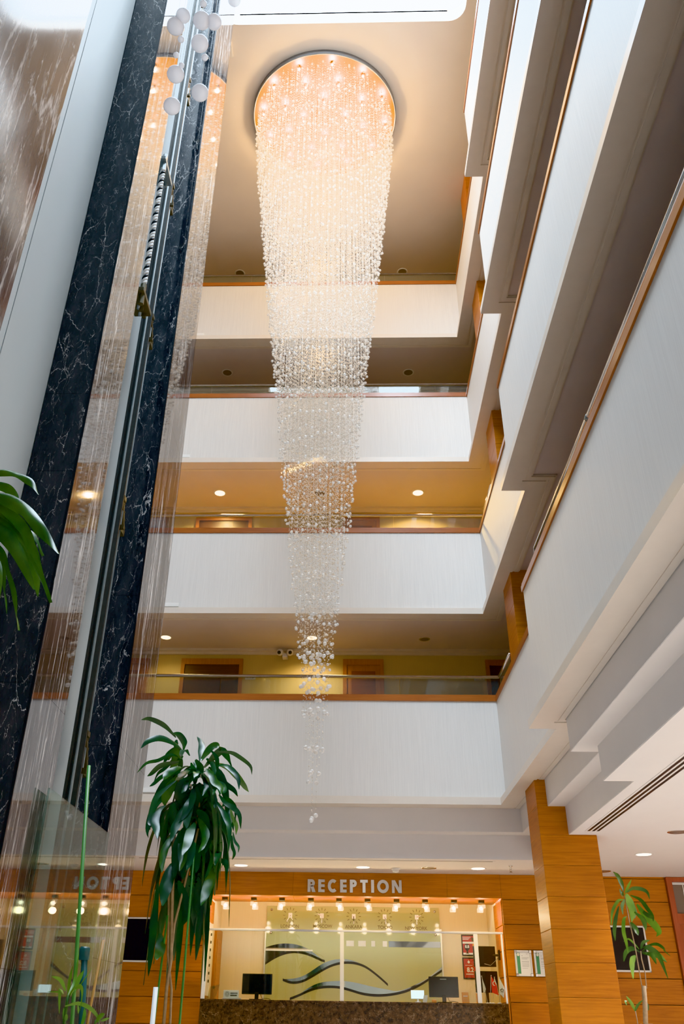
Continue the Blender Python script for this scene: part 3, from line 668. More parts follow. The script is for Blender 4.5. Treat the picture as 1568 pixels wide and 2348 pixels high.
downlight(-2.55, 15.2, zc[3], 'lens_off', .11, 'unlit downlight nearer the lift pier above the topmost back gallery', 'corridor downlights')
downlight(1.40, 15.2, zc[3], 'lens_off', .11, 'unlit downlight nearer the wooden pillar above the topmost back gallery', 'corridor downlights')
L = 3.23
downlight(-1.724, 15.45, L, 'lens_white', .12, 'lit downlight over the end of the reception wall beside the tall plant', 'lobby downlights', 130, (1, .72, .34), 96)
downlight(.276, 15.51, L, 'lens_white', .12, 'lit downlight above the RECEPTION lettering', 'lobby downlights', 130, (1, .72, .34), 96)
downlight(2.154, 15.51, L, 'lens_white', .12, 'lit downlight over the reception wall near the framed certificates', 'lobby downlights', 130, (1, .72, .34), 96)
downlight(1.353, 15.52, L, 'lens_off', .11, 'unlit downlight in the reception ceiling beside the smoke detector', 'lobby downlights', rim='chrome')
downlight(4.368, 13.9, L, 'lens_white', .12, 'lit downlight in the lobby ceiling beyond the air slot', 'lobby downlights', 60, (1, .82, .6))
downlight(4.286, 12.08, L, 'lens_off', .12, 'unlit chrome downlight at the frame edge of the lobby ceiling', 'lobby downlights', rim='chrome')
downlight(4.20, 15.66, L, 'lens_off', .12, 'unlit downlight in the lobby ceiling beside the pillar', 'lobby downlights', rim='chrome')

sd = empty('smoke_detector', (.816, 15.61, L), 'small white smoke detector in the ceiling above the reception lettering', 'smoke detector')
MB().lathe([(.075, 0), (.075, -.015), (.06, -.022)], (.816, 15.61, L), 20).build('base', M['white'], sd, True)
MB().lathe([(.05, -.02), (.055, -.035), (.045, -.055), (.015, -.06)], (.816, 15.61, L), 20).build('sensor_head', M['white'], sd, True)
sp = empty('ceiling_sprinkler', (2.626, 15.18, L), 'brass sprinkler head in the ceiling near the wooden pillar', 'sprinkler')
MB().lathe([(.035, 0), (.035, -.006), (.012, -.01), (.012, -.05)], (2.626, 15.18, L), 14).build('stem_fitting', M['chrome'], sp, True)
MB().lathe([(.004, -.085), (.022, -.088), (.022, -.092)], (2.626, 15.18, L), 12).tube([(2.616, 15.18, L-.05), (2.612, 15.18, L-.07), (2.626, 15.18, L-.087)], .003, 6).tube([(2.636, 15.18, L-.05), (2.640, 15.18, L-.07), (2.626, 15.18, L-.087)], .003, 6).build('deflector', M['brass'], sp)
cm = empty('security_camera', (-1.15, 15.80, 6.98), 'twin-eyed grey security camera below the cornice of the lowest corridor', 'security camera')
MB().rbox(-1.20, -1.10, 15.74, 15.9, 6.89, 6.97, .01).build('mount', M['step'], cm)
for s in (-1, 1):
    h = MB().ball((-1.15+s*.095, 15.72, 6.975), .065, 3).build('camera_head', M['step'], cm, True)
    MB().ball((-1.15+s*.105, 15.672, 6.955), .036, 2).build('lens', M['black'], h, True)

# linear air slots
def slot(name, x0, x1, y0, y1, z, n, label, along='y'):
    t = empty(name, ((x0+x1)/2, (y0+y1)/2, z), label, 'air vent', 'linear air vents')
    MB().box(x0, x1, y0, y1, z-.004, z).build('frame', M['lobby'], t)
    g = MB()
    for i in range(n):
        if along == 'y':
            w = (x1-x0)/(n*1.0+.6); a = x0 + w*(.45+i*1.02); g.box(a, a+w*.55, y0+.04, y1-.04, z-.006, z-.003)
        else:
            w = (y1-y0)/(n+.6); a = y0 + w*(.45+i*1.02); g.box(x0+.04, x1-.04, a, a+w*.6, z-.006, z-.003)
    g.build('grille', M['black'], t)
slot('air_vent', 3.09, 3.30, 5.0, 12.09, L, 3, 'long three-slot black air vent in the lobby ceiling beside the pillar')
slot('air_vent', -3.3, 2.32, 14.70, 14.78, L, 1, 'narrow single slot air vent along the reception ceiling edge', 'x')

# ------------------------------------------------------------------ great chandelier
CX, CY = -.39, 10.88
prof = [(3.15, .035), (3.5, .06), (4.03, .118), (4.58, .172), (5.16, .230), (5.77, .295), (6.42, .375), (7.11, .455), (8.15, .566), (9.46, .70), (10.64, .835), (11.93, .978), (13.24, 1.113), (14.68, 1.262), (16.0, 1.37)]
def z_of(r):
    for (z0, r0), (z1, r1) in zip(prof[:-1], prof[1:]):
        if r <= r1: return z0 + (z1-z0)*max(0, (r-r0))/(r1-r0)
    return 16.0
ch = empty('chandelier', (CX, CY, TOP), 'tall tapering chandelier of glowing crystal strings under the ceiling', 'chandelier')
MB().lathe([(1.40, -.005), (1.40, -.12), (1.425, -.12), (1.425, 0)], (CX, CY, TOP), 96).build('canopy_rim', M['canopy_rim'], ch, True)
MB().lathe([(.01, -.075), (1.399, -.075), (1.399, -.06)], (CX, CY, TOP), 64).build('canopy_plate', M['canopy'], ch)
strings = []
r = .035; k = 0
while r < 1.345:
    n = max(3, int(round(2*math.pi*r/.10)))
    for i in range(n):
        a = 2*math.pi*(i + .5*(k % 2))/n + .3*k + random.uniform(-.1, .1)*(.1/max(r, .1))
        rr = r + random.uniform(-.014, .014)*(1 if r > .2 else .3)
        strings.append((CX+rr*math.cos(a), CY+rr*math.sin(a), z_of(r) + random.uniform(-.05, .05), r))
    r += .035 + .004*(k % 3); k += 1
balls = []; beads = []
for (x, y, z, r) in strings:
    rb = .0265 if r < .2 else .0205
    balls.append((x, y, z, rb))
    if r < .16:
        zz = z
        while zz < z + 1.5 and zz < 6:
            zz += random.uniform(.55, 1.25); balls.append((x, y, zz, .0265))
    else:
        if random.random() < .6: balls.append((x, y, z+.14+random.uniform(0, .08), .0190))
        if r > .6:
            for q in range(2 if r < 1.0 else 4):
                if random.random() < .55: balls.append((x, y, min(TOP-.2, z+.30+.17*q+random.uniform(0, .1)), .0195))
    zz = z + .05 + random.random()*.08
    step = .072
    while zz < TOP-.12:
        beads.append((x, y, zz, .0085 if random.random() < .75 else .0120))
        zz += step*random.uniform(.8, 1.25)
def many(name, cs, sub, mat, parent, smooth=True):
    """one mesh holding a sphere at every (x,y,z,r)"""
    bm = bmesh.new()
    if sub == 0:
        bmesh.ops.create_cone(bm, cap_ends=False, segments=5, radius1=1, radius2=0, depth=1)
        bm.clear()
        vv = [bm.verts.new(p) for p in ((0,0,1.2), (0,0,-1.2), (1,0,0), (-.5,.87,0), (-.5,-.87,0))]
        for a, b in ((2,3), (3,4), (4,2)): bm.faces.new((vv[0], vv[a], vv[b])); bm.faces.new((vv[1], vv[b], vv[a]))
    else: bmesh.ops.create_icosphere(bm, subdivisions=sub, radius=1)
    bm.verts.index_update()
    V = np.array([v.co[:] for v in bm.verts], dtype=np.float32); F = np.array([[v.index for v in f.verts] for f in bm.faces], dtype=np.int32); bm.free()
    c = np.array(cs, dtype=np.float32); n = len(c)
    VV = (V[None]*c[:, None, 3:4] + c[:, None, :3]).reshape(-1, 3)
    FF = (F[None] + (np.arange(n, dtype=np.int32)*len(V))[:, None, None]).reshape(-1, 3)
    me = bpy.data.meshes.new(name)
    me.vertices.add(len(VV)); me.vertices.foreach_set('co', VV.ravel())
    me.loops.add(FF.size); me.loops.foreach_set('vertex_index', FF.ravel())
    me.polygons.add(len(FF)); me.polygons.foreach_set('loop_start', np.arange(0, FF.size, 3, dtype=np.int32))
    me.update(calc_edges=True)
    me.polygons.foreach_set('use_smooth', np.full(len(FF), smooth))
    me.materials.append(mat)
    o = bpy.data.objects.new(name, me); COL.objects.link(o)
    o.parent = parent; o.matrix_parent_inverse = world(parent).inverted()
    return o
balls.sort(key=lambda b: b[2])
bm = bmesh.new(); bmesh.ops.create_icosphere(bm, subdivisions=3, radius=1)
sph = bpy.data.meshes.new('crystal_ball'); bm.to_mesh(sph); bm.free()
sph.polygons.foreach_set('use_smooth', [True]*len(sph.polygons)); sph.materials.append(M['crystal_ball'])
inv = world(ch).inverted()
for (x, y, z, r) in balls[:100]:
    o = bpy.data.objects.new('crystal_ball', sph); COL.objects.link(o)
    o.parent = ch; o.matrix_parent_inverse = inv
    o.location = (x, y, z); o.scale = (r, r, r)
o = many('crystal_balls', balls[100:], 2, M['crystal_ball'], ch); o['kind'] = 'stuff'
o = many('crystal_beads', beads, 0, M['crystal'], ch, False); o['kind'] = 'stuff'
wv = MB()
for (x, y, z, r) in strings:
    w = .0006
    b = len(wv.v)
    wv.v += [(x-w, y, z), (x+w, y, z), (x+w, y, TOP-.08), (x-w, y, TOP-.08), (x, y-w, z), (x, y+w, z), (x, y+w, TOP-.08), (x, y-w, TOP-.08)]
    wv.f += [(b, b+1, b+2, b+3), (b+4, b+5, b+6, b+7)]
o = wv.build('strand_wires', M['wire_clear'], ch, fixn=False); o['kind'] = 'stuff'
# halogen spots in the canopy
sp_pos = [(1.22, 30*i+8) for i in range(12)] + [(.82, 45*i+20) for i in range(8)] + [(.42, 90*i) for i in range(4)]
for rr, a in sp_pos:
    x = CX+rr*math.cos(R(a)); y = CY+rr*math.sin(R(a))
    hl = MB().lathe([(.034, -.075), (.034, -.13), (.03, -.135)], (x, y, TOP), 14).build('lamp_holder', M['canopy'], ch, True)
    MB().ball((x, y, TOP-.150), .020, 2).build('bulb', M['bulb'], hl, True)
    l = bpy.data.lights.new('chandelier_lamp', 'POINT'); l.energy = LAMP_CH; l.color = (1, .67, .33); l.shadow_soft_size = .035
    o = bpy.data.objects.new('chandelier_lamp', l); COL.objects.link(o); o.location = (x, y, TOP-.22)
    l = bpy.data.lights.new('chandelier_spot', 'SPOT'); l.energy = SPOT_CH; l.color = (1, .72, .40); l.shadow_soft_size = .035; l.spot_size = R(44); l.spot_blend = .8
    o = bpy.data.objects.new('chandelier_spot', l); COL.objects.link(o); o.location = (x, y, TOP-.18)

for z, e, rad in CORE_FILL:  # unseen lamps added down the axis to brighten the beads
    l = bpy.data.lights.new('chandelier_core_fill', 'POINT'); l.energy = e; l.color = (1, .69, .35); l.shadow_soft_size = rad
    o = bpy.data.objects.new('chandelier_core_fill', l); COL.objects.link(o); o.location = (CX, CY, z)
# crystal balls hanging close to the camera from a second fitting
nc = empty('crystal_pendant', (-.43, 1.44, TOP), 'cluster of close hanging crystal balls in front of the marble piers', 'crystal pendant')
MB().lathe([(.01, -.05), (.32, -.05), (.34, -.03), (.34, 0)], (-.43, 1.44, TOP), 32).build('canopy_plate', M['chrome'], nc, True)
m = crystal('clear_crystal', .12, (.96, .96, .99, 1), .55)
M['clear_crystal'] = m
for x, y, z, r in ((-0.48,1.396,3.53,.0254), (-0.457,1.375,3.546,.0212), (-0.406,1.39,3.546,.0254), (-0.372,1.396,3.548,.0226), (-0.416,1.44,3.515,.0254), (-0.491,1.501,3.462,.0254),
                   (-0.425,1.549,3.443,.0254), (-0.508,1.57,3.412,.0254), (-0.311,1.353,3.582,.0184), (-0.468,1.426,3.514,.0099), (-0.404,1.472,3.497,.0099), (-0.485,1.459,3.49,.0085), (-0.398,1.354,3.568,.0099), (-0.472,1.483,3.477,.0085)):
    b = MB().ball((x, y, z), r, 3).build('crystal_ball', M['clear_crystal'], nc, True)
    MB().tube([(x, y, z+r), (x, y, TOP-.04)], .0006, 4).build('wire', M['wire'], b)

# ------------------------------------------------------------------ reception: lettering, lamps, clock panel
def arc(cx, cz, rx, rz, a0, a1, n): return [(cx+rx*math.cos(R(a0+(a1-a0)*i/n)), cz+rz*math.sin(R(a0+(a1-a0)*i/n))) for i in range(n+1)]
def ringpoly(mb, cx, cz, rx, rz, t, a0, a1, y0, y1, n=24):
    o = arc(cx, cz, rx, rz, a0, a1, n); i = arc(cx, cz, rx-t, rz-t, a0, a1, n)
    for q in range(n): mb.prism([o[q], o[q+1], i[q+1], i[q]], 'y', y0, y1)
sg = empty('reception_sign', (.14, 16.16, 2.92), 'raised brushed steel letters spelling RECEPTION on the wooden fascia', 'sign')
x0, x1, z0, H = -.652, .936, 2.925, .196
def letter(c, x, w):
    mb = MB(); y0, y1 = 16.150, 16.178; t = .05; zt = z0+H
    bx = lambda a, b, c_, d: mb.box(a, b, y0, y1, c_, d)
    if c == 'R' or c == 'P':
        bx(x, x+t, z0, zt); r = H*.29
        bx(x+t, x+w-r, zt-t*.86, zt); bx(x+t, x+w-r, zt-2*r, zt-2*r+t*.8)
        ringpoly(mb, x+w-r-.002, zt-r, r, r, t*.9, -90, 90, y0, y1, 14)
        if c == 'R': mb.prism([(x+t*.95, zt-2*r+.01), (x+t*1.9, zt-2*r+.02), (x+w+.012, z0), (x+w-.05, z0)], 'y', y0, y1)
    elif c == 'E':
        bx(x, x+t, z0, zt)
        for zz in (z0, z0+H/2-t*.42, zt-t*.86): bx(x+t, x+w, zz, zz+t*.86)
    elif c == 'C': ringpoly(mb, x+w*.56, z0+H/2, w*.58, H*.52, t, 48, 312, y0, y1, 28)
    elif c == 'O': ringpoly(mb, x+w*.5, z0+H/2, w*.52, H*.52, t, 0, 360, y0, y1, 36)
    elif c == 'T': bx(x+w/2-t/2, x+w/2+t/2, z0, zt-t*.86); bx(x, x+w, zt-t*.86, zt)
    elif c == 'I': bx(x, x+t, z0, zt)
    elif c == 'N':
        bx(x, x+t*.9, z0, zt); bx(x+w-t*.9, x+w, z0, zt)
        mb.prism([(x, zt), (x+t*1.1, zt), (x+w, z0), (x+w-t*1.1, z0)], 'y', y0-.0005, y1)
    mb.build('letter_' + c.lower(), M['letter'], sg)
ws = {'R': .125, 'E': .110, 'C': .150, 'P': .120, 'T': .130, 'I': .05, 'O': .190, 'N': .165}
word = 'RECEPTION'
gap = (x1-x0-sum(ws[c] for c in word))/(len(word)-1)
x = x0
for c in word: letter(c, x, ws[c]); x += ws[c]+gap

nth = ['first', 'second', 'third', 'fourth', 'fifth', 'sixth', 'seventh', 'eighth', 'ninth', 'tenth']
lx = [-2.087, -1.587, -1.103, -.605, -.123, .366, .862, 1.349, 1.843, 2.307]
for i, x in enumerate(lx):
    y = 16.55; z = 2.87
    t = empty('crystal_spotlight', (x, y, z), 'lit crystal cube lamp under the reception fascia, %s from the tall plant' % nth[i], 'ceiling lamp', 'crystal cube lamps over the counter')
    MB().rbox(x-.048, x+.048, y-.048, y+.048, z-.045, z, .004).build('base', M['brass'], t)
    s = random.choice((-1, 1)); a = random.uniform(-.3, .3)
    for q, (dx, dy, dz) in enumerate(((-.028*s, -.02, -.095), (.03*s, .02, -.10), (.012*s, -.03, -.155), (.045*s, .03, -.15))):
        MB().rbox(x+dx-.029, x+dx+.029, y+dy-.029, y+dy+.029, z+dz-.03, z+dz+.03, .006).build('crystal_cube', M['cubeglass'], t)
    MB().ball((x+.01*s, y, z-.125), .030, 2).build('bulb', M['bulb_r'], t, True)
    l = bpy.data.lights.new('reception_lamp', 'POINT'); l.energy = LAMP_RC; l.color = (1, .70, .34); l.shadow_soft_size = .05
    o = bpy.data.objects.new('reception_lamp', l); COL.objects.link(o); o.location = (x, y, z-.24)

gp = empty('clock_panel', (.12, 18.2, 1.0), 'large olive green glass panel with mirrored waves behind the counter', 'wall panel')
MB().box(-1.485, 1.735, 18.19, 18.215, .95, 2.905).build('glass_board', M['green'], gp)
MB().box(-1.51, -1.487, 18.18, 18.215, .95, 2.55).box(1.737, 1.76, 18.18, 18.215, .95, 2.55).build('edge_strip', M['alu'], gp)
for x in (-1.40, 1.65):
    for z in (2.84, 2.46): MB().tube([(x, 18.192, z), (x, 18.17, z)], .022, 14).build('fixing_stud', M['chrome'], gp, True)
MB().box(-1.484, 1.734, 18.186, 18.1905, 2.495, 2.502).build('joint_line', M['groove'], gp)
def ribbon(name, top, bot, mat, y):
    mb = MB(); n = 40
    def at(c, u):
        q = u*(len(c)-1); i = min(int(q), len(c)-2); f = q-i
        return (c[i][0]+(c[i+1][0]-c[i][0])*f, c[i][1]+(c[i+1][1]-c[i][1])*f)
    def sm(c):
        for _ in range(2):
            c = [c[0]] + [p for a, b in zip(c[:-1], c[1:]) for p in ((a[0]*.75+b[0]*.25, a[1]*.75+b[1]*.25), (a[0]*.25+b[0]*.75, a[1]*.25+b[1]*.75))] + [c[-1]]
        return c
    T, B = sm(top), sm(bot)
    vs = []
    for i in range(n+1):
        a = at(T, i/n); b = at(B, i/n); vs += [(a[0], y, a[1]), (b[0], y, b[1])]
    fs = [(2*i, 2*i+1, 2*i+3, 2*i+2) for i in range(n)]
    mb.add(vs, fs); o = mb.build(name, mat, gp); return o
w1t = [(-1.482,2.22), (-1.324,2.265), (-1.173,2.286), (-1.0,2.283), (-.848,2.256), (-.696,2.203), (-.544,2.106), (-.393,2.0)]
w1b = [(-1.482,1.95), (-1.315,2.049), (-1.146,2.117), (-.975,2.147), (-.802,2.134), (-.629,2.086), (-.479,2.023), (-.393,2.0)]
w2b = [(-1.152,1.701), (-1.002,1.649), (-.812,1.669), (-.644,1.745), (-.476,1.838), (-.307,1.923), (-.137,1.972), (.034,1.989), (.204,1.972), (.353,1.923), (.499,1.833), (.624,1.743), (.748,1.645)]
w2t = [(-1.153,1.719), (-.983,1.722), (-.793,1.761), (-.625,1.855), (-.478,1.949), (-.329,2.015), (-.158,2.049), (.034,2.048), (.205,2.004), (.353,1.928), (.499,1.837), (.624,1.747), (.748,1.645)]
w3b = [(-1.015,1.406), (-.828,1.471), (-.662,1.545), (-.473,1.593), (-.262,1.605), (-.094,1.592), (.074,1.555), (.262,1.504), (.471,1.48), (.68,1.483), (.89,1.509), (1.101,1.56), (1.293,1.635), (1.465,1.727), (1.73,1.88)]
w3t = [(-.953,1.416), (-.788,1.525), (-.621,1.627), (-.432,1.684), (-.221,1.699), (-.052,1.707), (.159,1.683), (.369,1.64), (.579,1.602), (.746,1.582), (.892,1.548), (1.103,1.605), (1.295,1.689), (1.467,1.755), (1.73,1.95)]
for nm, t_, b_, y in (('mirror_wave', w1t, w1b, 18.1885), ('mirror_wave', w2t, w2b, 18.188), ('mirror_wave', w3t, w3b, 18.1875)):
    ribbon(nm, t_, b_, M['mirror'], y)
    ribbon('dark_wave', [(x, z+.028) for x, z in b_], [(x, z-.012) for x, z in b_], M['black'], y-.001)
o = MB().box(-1.482, -.62, 18.184, 18.1865, 2.165, 2.188).build('wave_bar', M['alu'], gp)
# frosted strip with a mirrored band
for a, b in ((.0, .14), (.22, .36), (.46, .53), (.67, .75)): MB().box(a, b, 18.186, 18.1885, 2.255, 2.345).build('frosted_tile', M['step'], gp)
MB().box(.78, 1.73, 18.186, 18.1885, 2.25, 2.345).build('mirror_band', M['mirror'], gp)
city = [('LONDON', 5, 7), ('MOSCOW', 9.7, 6), ('ANKARA', 6, 6), ('TOKYO', 5.6, 5.7), ('NEW YORK', 2.4, 6)]
for (nm, hh, mm), (cx, cz), (tx, tz) in zip(city, ((-1.048,2.749), (-.455,2.747), (.14,2.744), (.718,2.745), (1.313,2.744)), ((-1.053,2.565), (-.442,2.572), (.139,2.57), (.72,2.567), (1.294,2.559))):
    t = empty('wall_clock', (cx, 18.188, cz), 'frameless wall clock with the city name %s under it' % nm, 'clock', 'world clocks')
    mk = MB()
    for q in range(12):
        a = R(30*q); ca, sa = math.cos(a), math.sin(a); wd = .005
        p = [(cx+ca*.095-sa*wd, cz+sa*.095+ca*wd), (cx+ca*.135-sa*wd, cz+sa*.135+ca*wd), (cx+ca*.135+sa*wd, cz+sa*.135-ca*wd), (cx+ca*.095+sa*wd, cz+sa*.095-ca*wd)]
        mk.prism(p, 'y', 18.182, 18.189)
    mk.build('hour_marks', M['gold_text'], t)
    MB().rbox(cx-.035, cx+.035, 18.172, 18.189, cz-.04, cz+.04, .004).build('movement_block', M['alu'], t)
    for ang, ln, wd in ((90-30*hh, .085, .008), (90-30*mm, .125, .006)):
        a = R(ang); ca, sa = math.cos(a), math.sin(a)
        MB().prism([(cx-sa*wd, cz+ca*wd), (cx+ca*ln-sa*wd*.6, cz+sa*ln+ca*wd*.6), (cx+ca*ln+sa*wd*.6, cz+sa*ln-ca*wd*.6), (cx+sa*wd, cz-ca*wd)], 'y', 18.164, 18.169).build('hand', M['chrome'], t)
    text_mesh(nm, .078, .001, M['gold_text'], 'city_name', (tx, 18.186, tz), t, bold=.0015)

# counter
ct = empty('reception_counter', (.11, 15.95, 0), 'brown marble reception counter under the glass screen', 'counter')
MB().rbox(-2.275, 2.50, 15.78, 15.82, 0, 1.335, .003).build('front_slab', M['granite'], ct)
MB().rbox(-2.275, 2.50, 15.77, 16.12, 1.335, 1.362, .004).build('worktop', M['granite'], ct)
MB().box(-2.26, -2.22, 15.82, 16.10, 0, 1.335).box(2.44, 2.48, 15.82, 16.10, 0, 1.335).build('side_panel', M['wood'], ct)
# glass screen on the counter
CT = 1.363
gsn = empty('counter_screen', (.11, 15.83, CT), 'clear glass screen with white posts standing on the reception counter', 'glass screen')
for a, b in ((-2.24, -.09), (-.05, 2.44)): MB().box(a, b, 15.826, 15.834, CT+.01, 2.31).build('glass_panel', M['glass'], gsn)
MB().rbox(-2.27, 2.51, 15.81, 15.85, 2.31, 2.34, .004).build('top_rail', M['alu'], gsn)
for x, w in ((-2.25, .03), (-.07, .03), (2.07, .032), (2.487, .014)): MB().rbox(x-w, x+w, 15.812, 15.848, CT, 2.31, .003).build('post', M['white'], gsn)

# monitors on the desk behind the counter
def monitor(x0, x1, z0, z1, y, label, rz=0):
    xm = (x0+x1)/2
    t = empty('monitor', (xm, y, CT), label, 'monitor', 'counter monitors')
    MB().rbox(x0, x1, y-.02, y+.02, z0, z1, .008).build('housing', M['black'], t)
    MB().box(x0+.012, x1-.012, y-.0215, y-.02, z0+.02, z1-.012).build('back_plate', M['screen'], t)
    MB().rbox(xm-.03, xm+.03, y-.03, y+.01, CT+.006, z0+.03, .004).build('neck', M['black'], t)
    MB().rbox(xm-.11, xm+.11, y-.09, y+.09, CT, CT+.01, .004).build('base', M['black'], t)
    pts = [(xm+.05, y, z0+.02), (xm+.08, y+.02, z0-.05), (xm+.16, y+.03, CT+.02), (xm+.22, y+.03, CT+.008)]
    MB().tube(pts, .004, 6).build('cable', M['black'], t, True)
    return t
m1 = monitor(-1.655, -1.178, 1.435, 1.718, 15.98, 'black desktop monitor on the counter beside the small notice card')
m2 = monitor(1.30, 1.766, 1.435, 1.718, 15.98, 'black desktop monitor on the counter beside the orange boxes')
MB().box(1.48, 1.58, 15.9575, 15.9590, 1.676, 1.686).build('maker_mark', M['grey_ink'], m2)

# notice card, orange boxes, paper, glowing stand-in for a reflected screen
nb = empty('notice_card', (-1.815, 15.98, CT), 'small white notice card with a round seal beside the monitor', 'notice card')
MB().rbox(-1.945, -1.70, 15.975, 15.985, CT+.02, CT+.125, .002).build('card', M['paper_sheet'], nb)
MB().rbox(-1.96, -1.66, 15.95, 16.01, CT, CT+.02, .003).build('stand', M['alu'], nb)
q = MB(); ringpoly(q, -1.885, CT+.072, .038, .038, .007, 0, 360, 15.973, 15.975, 20); ringpoly(q, -1.885, CT+.072, .024, .024, .012, 0, 360, 15.973, 15.975, 16); q.build('seal', M['grey_ink'], nb)
MB().box(-1.835, -1.72, 15.973, 15.975, CT+.085, CT+.092).box(-1.835, -1.72, 15.973, 15.975, CT+.072, CT+.078).box(-1.835, -1.73, 15.973, 15.975, CT+.045, CT+.060).build('print', M['ink'], nb)
def orange(x0, x1, z1, y, label, sl=.0):
    t = empty('leaflet_box', ((x0+x1)/2, y, CT), label, 'leaflet box', 'orange leaflet boxes')
    MB().prism([(x0, CT), (x1+sl, CT), (x1, z1), (x0-.003, z1)], 'y', y, y+.07).build('holder', M['orange'], t)
    MB().box(x0+.015, x1-.012, y-.002, y, z1-.055, z1-.047).build('label_strip', M['paper_sheet'], t)
orange(1.816, 1.910, 1.508, 15.95, 'taller orange leaflet box standing beside the monitor', .012)
orange(2.048, 2.085, 1.500, 16.02, 'narrow orange leaflet box partly behind the white screen post', .004)
o = MB().rbox(1.33, 1.40, 15.87, 15.885, CT, CT+.04, .008).build('orange_dish', M['orange']); tag(o, 'low orange dish in front of the monitor foot', 'dish')
o = MB().prism([(1.19, CT), (1.255, CT), (1.275, 1.46), (1.21, 1.46)], 'y', 15.93, 15.934).build('card_sheet', M['paper_sheet']); tag(o, 'blank upright white card on the counter near the monitor', 'card')
tb = empty('mirrored_screen', (1.10, 16.03, CT), 'glowing plate standing in for a screen mirrored in the green panel', 'mirrored_screen')
MB().rbox(1.015, 1.23, 16.03, 16.04, CT+.045, 1.53, .004).build('body', M['white'], tb)
MB().box(1.022, 1.222, 16.027, 16.03, CT+.052, 1.523).build('screen', M['mirrored_glow'], tb)
MB().box(1.08, 1.17, 16.02, 16.09, CT, CT+.012).box(1.11, 1.14, 16.04, 16.06, CT, CT+.06).build('stand', M['chrome'], tb)
aw = empty('glass_award', (-2.12, 15.97, CT), 'clear triangular glass award with a small star on the counter', 'award')
MB().prism([(-2.20, CT+.012), (-2.07, CT+.012), (-2.01, CT+.20), (-2.16, CT+.17)], 'y', 15.965, 15.975).build('plate', M['glass_rail'], aw)
st_ = MB(); c_ = (-2.105, CT+.155); P5 = [(c_[0]+(.034 if i % 2 == 0 else .014)*math.sin(R(36*i)), c_[1]+(.034 if i % 2 == 0 else .014)*math.cos(R(36*i))) for i in range(10)]
st_.prism(P5, 'y', 15.958, 15.964); st_.build('star', M['brass'], aw)
MB().rbox(-2.21, -2.05, 15.94, 16.0, CT, CT+.012, .003).build('foot', M['glass_rail'], aw)

# little flags in stands
def flag(x0, xb, z1, cloth, mat, label, y, emblem=None):
    t = empty('table_flag', (xb, y, CT), label, 'flag', 'table flags')
    MB().tube([(xb, y, CT+.012), (x0, y, z1)], .0035, 8).ball((x0, y, z1), .007, 2).build('pole', M['alu'], t, True)
    MB().lathe([(.03, 0), (.03, .008), (.01, .014)], (xb, y, CT), 18).build('foot', M['white'], t, True)
    mb = MB(); n = 10
    (ax, az), (bx_, bz), (cx_, cz_), (dx, dz) = cloth
    vs = []
    for i in range(n+1):
        u = i/n
        for j in range(n+1):
            v = j/n
            px = (ax*(1-u)+bx_*u)*(1-v) + (dx*(1-u)+cx_*u)*v
            pz = (az*(1-u)+bz*u)*(1-v) + (dz*(1-u)+cz_*u)*v
            vs.append((px, y-.004+.012*math.sin(u*7+v*2)*u, pz))
    fs = [(i*(n+1)+j, i*(n+1)+j+1, (i+1)*(n+1)+j+1, (i+1)*(n+1)+j) for i in range(n) for j in range(n)]
    mb.add(vs, fs); c = mb.build('cloth', mat, t, True)
    if emblem: emblem(c, y-.022)
    return t
flag(2.153, 2.215, 1.735, ((2.153,1.725), (2.205,1.56), (2.195,1.525), (2.16,1.50)), M['cloth'], 'plain white table flag standing just beyond the white screen post', 16.05)
def crescent(c, y):
    mb = MB(); n = 16
    o1 = arc(2.325, 1.632, .026, .03, 40, 320, n); o2 = arc(2.332, 1.632, .020, .024, 55, 305, n)
    for q in range(n): mb.prism([o1[q], o1[q+1], o2[q+1], o2[q]], 'y', y, y+.001)
    P = [(2.352+(.012 if i % 2 == 0 else .005)*math.sin(R(36*i)), 1.632+(.012 if i % 2 == 0 else .005)*math.cos(R(36*i))) for i in range(10)]
    mb.prism(P, 'y', y, y+.001); mb.build('crescent_and_star', M['cloth'], c)
flag(2.291, 2.245, 1.74, ((2.291,1.735), (2.37,1.60), (2.385,1.475), (2.285,1.51)), M['flag_red'], 'red table flag with white crescent and star', 15.96, crescent)
flag(2.351, 2.30, 1.722, ((2.351,1.715), (2.385,1.60), (2.395,1.50), (2.355,1.45)), M['cloth'], 'plain cream table flag between the red flag and the marked flag', 16.03)
def emblem(c, y):
    mb = MB()
    for p in ([(2.40,1.545), (2.425,1.56), (2.42,1.535)], [(2.43,1.565), (2.445,1.57), (2.44,1.545), (2.428,1.548)], [(2.448,1.55), (2.468,1.555), (2.46,1.53)], [(2.415,1.53), (2.432,1.535), (2.42,1.505)], [(2.44,1.535), (2.458,1.525), (2.445,1.505)]):
        mb.prism(p, 'y', y, y+.001)
    mb.build('emblem', M['ink'], c)
flag(2.414, 2.385, 1.718, ((2.414,1.712), (2.487,1.56), (2.46,1.44), (2.395,1.50)), M['cloth'], 'cream table flag with a black angular emblem', 15.935, emblem)

